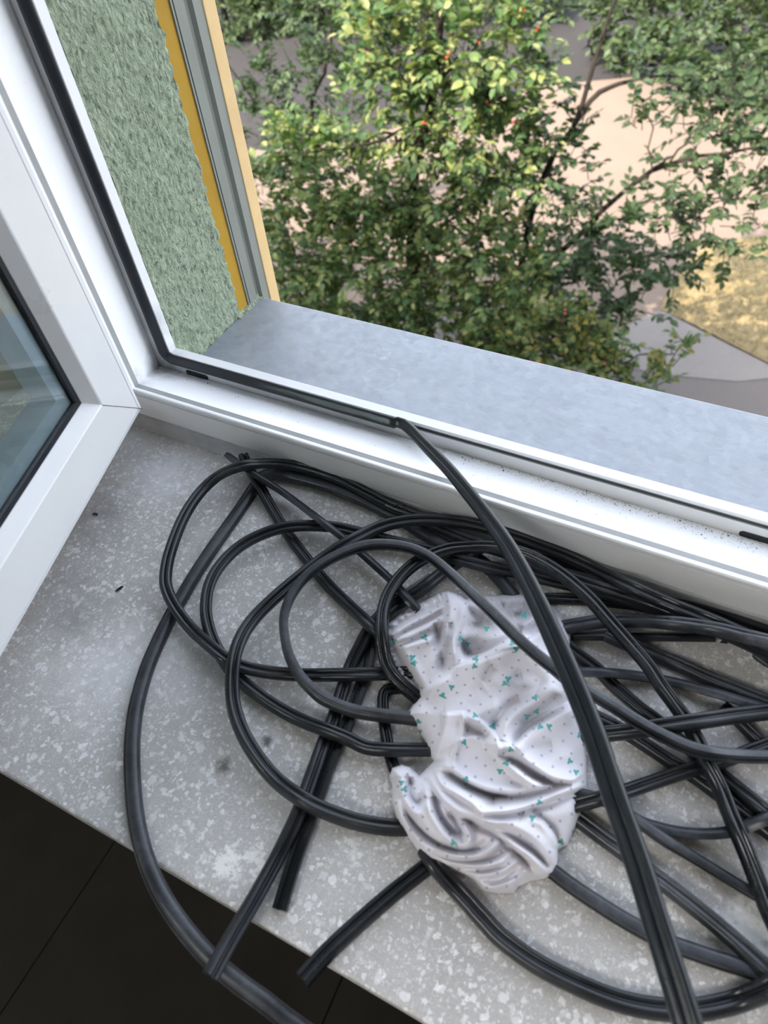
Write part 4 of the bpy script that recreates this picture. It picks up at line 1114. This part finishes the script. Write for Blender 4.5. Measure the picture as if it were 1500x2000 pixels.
# ------------------------------------------------------------------ outdoors: trees
LV = np.array([(0, 0, 0), (0, .35, -.03), (0, .7, -.05), (0, 1, -.16), (-.27, .30, .07), (-.25, .66, .03), (.27, .30, .07), (.25, .66, .03)])
LF = [(0, 1, 4), (1, 2, 5, 4), (2, 3, 5), (0, 6, 1), (1, 6, 7, 2), (2, 7, 3)]
def leaf_mesh(mat):
    me = bpy.data.meshes.new('leaf'); me.from_pydata(LV.tolist(), [], LF); me.update(); me.materials.append(mat); return me
def tube(vs, fs, P, r0, r1, n=6):
    P = np.asarray(P, float); b0 = len(vs); m = len(P)
    Tn = np.gradient(P, axis=0)
    for i in range(m):
        t = Tn[i] / (np.linalg.norm(Tn[i]) + 1e-9)
        ref = np.array([1, 0, 0]) if abs(t[0]) < 0.8 else np.array([0, 1, 0])
        a = np.cross(t, ref); a /= np.linalg.norm(a); b = np.cross(t, a)
        r = r0 + (r1 - r0) * i / (m - 1)
        for k in range(n):
            q = 2 * math.pi * k / n
            vs.append(P[i] + (a * math.cos(q) + b * math.sin(q)) * r)
    for i in range(m - 1):
        for k in range(n):
            k2 = (k + 1) % n
            fs.append((b0 + i * n + k, b0 + i * n + k2, b0 + (i + 1) * n + k2, b0 + (i + 1) * n + k))
    fs.append(tuple(b0 + k for k in range(n))); fs.append(tuple(b0 + (m - 1) * n + k for k in reversed(range(n))))
def tree(name, label, cat, base, trunk, branches, blobs, mat, leaf_len, parts=300, berries=0, leaflets=7, group=None, dens=1.3):
    root = empty(name, base)
    tag(root, label, cat, group)
    vs, fs = [], []
    tp = smooth_poly(np.array([base] + trunk, float), 14) if trunk else None
    if tp is not None:
        tube(vs, fs, tp, 0.085, 0.03)
        o = mesh_obj('trunk', vs, fs, M['bark'], None, True); child(o, root)
    for br, r0, r1 in branches:
        vs, fs = [], []
        bp = smooth_poly(np.array(br, float), 12)
        jit = rng.normal(0, 0.012, bp.shape); jit[0] = 0
        tube(vs, fs, bp + jit, r0, r1)
        o = mesh_obj('branch', vs, fs, M['bark'], None, True); child(o, root)
    mats = []
    tv, tf = [], []
    for (c, rad, cnt, spread) in blobs:
        c = np.array(c)
        for _ in range(int(cnt * dens)):
            d = rng.normal(0, 1, 3); d /= np.linalg.norm(d)
            q = c + d * np.array(rad) * rng.uniform(0.15, 1) ** 0.45
            out = (q - c) / np.array(rad); out[2] += 0.35
            dr = out / (np.linalg.norm(out) + 1e-6) + rng.normal(0, 0.5, 3)
            dr /= np.linalg.norm(dr)
            L_ = leaf_len * rng.uniform(1.5, 2.6)
            ref = np.array([0, 0, 1.0])
            sd = np.cross(dr, ref); sd /= np.linalg.norm(sd) + 1e-9
            tube(tv, tf, [q - dr * L_ * 0.4, q + dr * L_ * 0.5, q + dr * L_], 0.006, 0.002, 3)
            nl = leaflets
            for j in range(nl):
                t = (j // 2 + 0.6) / ((nl + 1) // 2)
                sgn = 1 if j % 2 else -1
                fw = dr * 0.55 + sd * sgn * 0.85 if j < nl - 1 else dr
                fw = fw + rng.normal(0, 0.22, 3) + np.array([0, 0, -0.12]); fw /= np.linalg.norm(fw)
                nn = np.cross(sd, dr); nn = nn * np.sign(nn[2] + 1e-9) + rng.normal(0, 0.35, 3)
                xx = np.cross(fw, nn); xx /= np.linalg.norm(xx); nn = np.cross(xx, fw)
                s = leaf_len * rng.uniform(0.7, 1.25)
                p = q + dr * L_ * t
                if abs(p[1]) < 0.8: continue
                mt = np.eye(4); mt[:3, 0] = xx * s; mt[:3, 1] = fw * s; mt[:3, 2] = nn * s; mt[:3, 3] = p
                mats.append(mt)
    mats = np.array(mats)
    o = mesh_obj('twigs', tv, tf, M['bark']); child(o, root); o['kind'] = 'stuff'
    dist = np.linalg.norm(mats[:, :3, 3] - CAM, axis=1)
    # leaves that stand in front and inside the view count as parts
    pc = (mats[:, :3, 3] - CAM) @ Rt
    pu = 750 + F_PX * pc[:, 0] / pc[:, 2]; pv = 1000 + F_PX * pc[:, 1] / pc[:, 2]
    vis = (pc[:, 2] > 0) & (pu > 400) & (pu < 1500) & (pv > 0) & (pv < 590 + (pu - 548) * 0.2285)
    od = np.argsort(np.where(vis, dist, dist + 100))
    one = leaf_mesh(mat)
    for k in od[:parts]:
        lo = bpy.data.objects.new('leaf', one); COL.objects.link(lo)
        lo.parent = root
        mm = mats[k].copy(); mm[:3, 3] -= np.array(base)
        lo.matrix_local = Matrix(mm.tolist())
    rest = mats[od[parts:]]
    if len(rest):
        V = np.einsum('nij,vj->nvi', rest[:, :3, :3], LV) + rest[:, None, :3, 3]
        n = len(rest); F3 = []
        for f in LF:
            arr = np.array(f)[None, :] + 8 * np.arange(n)[:, None]
            F3 += arr.tolist()
        o = mesh_obj('foliage', V.reshape(-1, 3).tolist(), F3, mat); child(o, root); o['kind'] = 'stuff'
    if berries:
        bmb = bmesh.new(); bmesh.ops.create_icosphere(bmb, subdivisions=1, radius=1.0)
        bme = bpy.data.meshes.new('berry'); bmb.to_mesh(bme); bmb.free(); bme.materials.append(M['berry'])
        vi = [k for k in od[:1600]]
        for k in rng.choice(vi, berries, replace=False):
            p = mats[k][:3, 3] - np.array(base)
            for r_ in range(2):
                bo = bpy.data.objects.new('berry', bme); COL.objects.link(bo); bo.parent = root
                bo.location = tuple(p + rng.normal(0, 0.02, 3)); bo.scale = (0.013,) * 3
    return root
def blob(u, v, rpx, y, cnt, dy=0.5, fl=1.0):
    p = at_y(u, v, y)
    dist = np.linalg.norm(p - CAM)
    r = rpx * dist / F_PX
    return (tuple(p), (r, r * dy + 0.15, r * fl), cnt, 0)
def trk(pts): return [tuple(at_y(u, v, y)) for u, v, y in pts]
def at_ground(u, v, y):
    p = at_y(u, v, y); return (float(p[0]), float(p[1]), GZ)
# middle tree
base1 = at_ground(880, 700, 6.4)
tree('leafy_tree', 'leafy tree with red berries whose sunlit crown fills the middle of the view', 'tree', base1,
     trk([(812, 560, 6.4), (805, 400, 6.4), (812, 310, 6.4), (845, 190, 6.4), (852, 90, 6.4), (875, -40, 6.4)]),
     [(trk([(812, 330, 6.4), (760, 260, 6.3), (700, 290, 6.2)]), 0.02, 0.006), (trk([(845, 190, 6.4), (790, 160, 6.2), (770, 150, 6.2), (810, 60, 6.2)]), 0.016, 0.005),
      (trk([(848, 170, 6.4), (900, 110, 6.4), (960, 60, 6.5)]), 0.02, 0.006), (trk([(806, 420, 6.4), (720, 470, 6.2), (640, 480, 6.0)]), 0.02, 0.006),
      (trk([(808, 480, 6.4), (900, 420, 6.5), (980, 380, 6.6)]), 0.02, 0.006), (trk([(812, 560, 6.4), (940, 560, 6.4), (1060, 540, 6.4)]), 0.024, 0.006),
      (trk([(815, 580, 6.4), (700, 600, 6.2), (600, 560, 6.0)]), 0.022, 0.006), (trk([(835, 230, 6.4), (730, 280, 6.1), (580, 300, 5.7)]), 0.018, 0.005)],
     [blob(760, 130, 70, 6.2, 30), blob(880, 60, 110, 6.3, 75), blob(985, 110, 95, 6.5, 60), blob(850, 220, 110, 6.3, 70), blob(720, 40, 70, 6.6, 30), blob(790, 20, 90, 6.6, 45),
      blob(620, 340, 85, 6.3, 60), blob(570, 290, 45, 6.3, 34), blob(530, 370, 45, 6.3, 34), blob(700, 380, 100, 6.2, 70), blob(820, 350, 110, 6.4, 70), blob(940, 240, 95, 6.6, 55),
      blob(990, 300, 80, 6.6, 50), blob(640, 480, 100, 6.0, 75), blob(750, 490, 110, 6.2, 80), blob(880, 450, 105, 6.4, 75), blob(960, 490, 90, 6.5, 55), blob(590, 550, 85, 6.0, 65),
      blob(710, 600, 110, 6.2, 90), blob(850, 590, 120, 6.3, 95), blob(990, 580, 110, 6.3, 85), blob(900, 670, 100, 6.2, 75), blob(1020, 660, 100, 6.2, 80),
      blob(780, 700, 110, 6.2, 75), blob(640, 640, 100, 6.1, 70), blob(700, 250, 60, 6.3, 12), blob(500, 480, 60, 6.0, 34), blob(1080, 720, 80, 6.0, 55), blob(900, 800, 120, 6.2, 60), blob(600, 760, 120, 6.1, 50)],
     M['leaf'], 0.10, 300, 14)
# right tree, with the long bare branches
base2 = at_ground(960, 760, 7.0)
tree('leafy_tree', 'tree at the right with long dark branches reaching over the sunlit paving', 'tree', base2,
     trk([(980, 640, 7.0), (1010, 560, 7.0)]),
     [(trk([(1010, 560, 7.0), (1030, 440, 7.0), (1075, 320, 7.0), (1130, 225, 7.0), (1165, 110, 7.1), (1200, 10, 7.2), (1225, -60, 7.2)]), 0.042, 0.014),
      (trk([(1100, 280, 7.0), (1150, 205, 7.0), (1200, 170, 7.2), (1260, 152, 7.4), (1330, 150, 7.6)]), 0.03, 0.010),
      (trk([(1010, 560, 7.0), (1110, 480, 7.0), (1180, 405, 7.0), (1260, 340, 7.1), (1330, 315, 7.2), (1400, 300, 7.3), (1500, 290, 7.5)]), 0.038, 0.012),
      (trk([(1270, 335, 7.1), (1320, 300, 7.1), (1370, 240, 7.2), (1400, 215, 7.2)]), 0.017, 0.006),
      (trk([(1230, 400, 7.0), (1290, 385, 7.1), (1360, 382, 7.2), (1450, 390, 7.3)]), 0.014, 0.006),
      (trk([(1275, 330, 7.1), (1265, 290, 7.1), (1275, 240, 7.1), (1240, 200, 7.1)]), 0.009, 0.004),
      (trk([(1165, 110, 7.1), (1150, 80, 7.0), (1180, 30, 7.0)]), 0.012, 0.005), (trk([(1060, 540, 6.9), (1150, 480, 6.8), (1180, 460, 6.8)]), 0.016, 0.006)],
     [blob(1060, 190, 55, 7, 20), blob(1090, 330, 75, 7, 52), blob(1050, 400, 80, 7, 55), blob(1260, 150, 60, 7.4, 16), blob(1350, 110, 90, 7.8, 44), blob(1440, 90, 90, 8, 46), blob(1400, 195, 80, 7.6, 42),
      blob(1470, 240, 75, 7.5, 32), blob(1450, 330, 70, 7.4, 24), blob(1370, 400, 75, 7.2, 26), blob(1290, 440, 75, 7, 30), blob(1200, 440, 70, 6.9, 36), blob(1290, 510, 65, 6.8, 26), blob(1420, 440, 75, 7.2, 28),
      blob(1170, 540, 75, 6.6, 48), blob(1110, 470, 70, 6.8, 40), blob(1240, 570, 60, 6.6, 24), blob(1320, 330, 40, 7.1, 6), blob(1130, 600, 70, 6.6, 44), blob(1340, 480, 60, 6.9, 16), blob(1180, 640, 55, 6.4, 22), blob(1560, 180, 120, 7.8, 40), blob(1520, 420, 80, 7.4, 20),
      blob(1270, 225, 40, 7.2, 5), blob(1160, 300, 40, 7.0, 7)],
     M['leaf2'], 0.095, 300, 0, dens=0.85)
# low yellowing shrub just beyond the sill
base3 = at_ground(1140, 800, 5.6)
tree('yellowing_shrub', 'low shrub with yellow and reddish leaves close to the outer sill edge', 'shrub', base3,
     trk([(1150, 760, 5.7), (1180, 700, 5.8)]),
     [(trk([(1160, 740, 5.7), (1240, 700, 5.8), (1310, 680, 5.9)]), 0.014, 0.004), (trk([(1150, 760, 5.7), (1080, 700, 5.7), (1020, 650, 5.8)]), 0.016, 0.004)],
     [blob(1140, 700, 50, 5.7, 26), blob(1080, 670, 60, 5.7, 30), blob(1200, 730, 55, 5.7, 30), blob(1260, 745, 35, 5.7, 12), blob(1310, 685, 28, 5.9, 7), blob(1020, 700, 60, 5.7, 26), blob(1170, 640, 40, 5.9, 8), blob(1180, 790, 70, 5.6, 30)],
     M['leaf3'], 0.085, 300, 10)
# thin tree at the left
base4 = at_ground(600, 420, 9.5)
tree('slender_tree', 'sparse slender tree behind the sunlit crown at the left, over the grey road', 'tree', base4,
     trk([(620, 330, 9.5), (590, 260, 9.4), (560, 195, 9.3)]),
     [(trk([(620, 330, 9.5), (610, 200, 9.4), (650, 100, 9.3), (640, 30, 9.3), (600, -30, 9.3)]), 0.035, 0.012), (trk([(620, 330, 9.5), (540, 250, 9.3), (500, 200, 9.2), (440, 120, 9.1), (410, 70, 9.0)]), 0.03, 0.010),
      (trk([(590, 300, 9.4), (520, 270, 9.2), (470, 250, 9.0)]), 0.02, 0.007), (trk([(615, 260, 9.4), (690, 220, 9.4), (740, 170, 9.4)]), 0.02, 0.007)],
     [blob(520, 170, 45, 9.2, 22), blob(600, 150, 60, 9.3, 26), blob(650, 200, 60, 9.4, 30), blob(490, 250, 40, 9, 16), blob(560, 100, 50, 9.2, 16), blob(660, 60, 60, 9.3, 34), blob(620, 290, 60, 9.3, 28), blob(480, 130, 35, 9, 9), blob(520, 215, 35, 9.2, 14), blob(700, 140, 50, 9.3, 20), blob(590, 40, 50, 9.4, 18)],
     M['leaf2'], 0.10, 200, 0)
# hedges and shrubs across the road
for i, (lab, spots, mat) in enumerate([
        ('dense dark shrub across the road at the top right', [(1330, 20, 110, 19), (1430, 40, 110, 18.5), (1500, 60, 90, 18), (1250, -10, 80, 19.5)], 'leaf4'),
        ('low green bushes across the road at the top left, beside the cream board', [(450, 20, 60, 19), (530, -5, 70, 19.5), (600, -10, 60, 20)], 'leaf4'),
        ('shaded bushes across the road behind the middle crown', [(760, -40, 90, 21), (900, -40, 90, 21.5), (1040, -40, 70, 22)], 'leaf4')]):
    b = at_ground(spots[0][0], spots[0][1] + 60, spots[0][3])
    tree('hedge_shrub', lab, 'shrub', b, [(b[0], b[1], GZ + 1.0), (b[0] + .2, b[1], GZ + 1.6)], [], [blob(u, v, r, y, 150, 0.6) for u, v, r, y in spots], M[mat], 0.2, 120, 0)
# no tree stands here; the road's shade is put into its colour
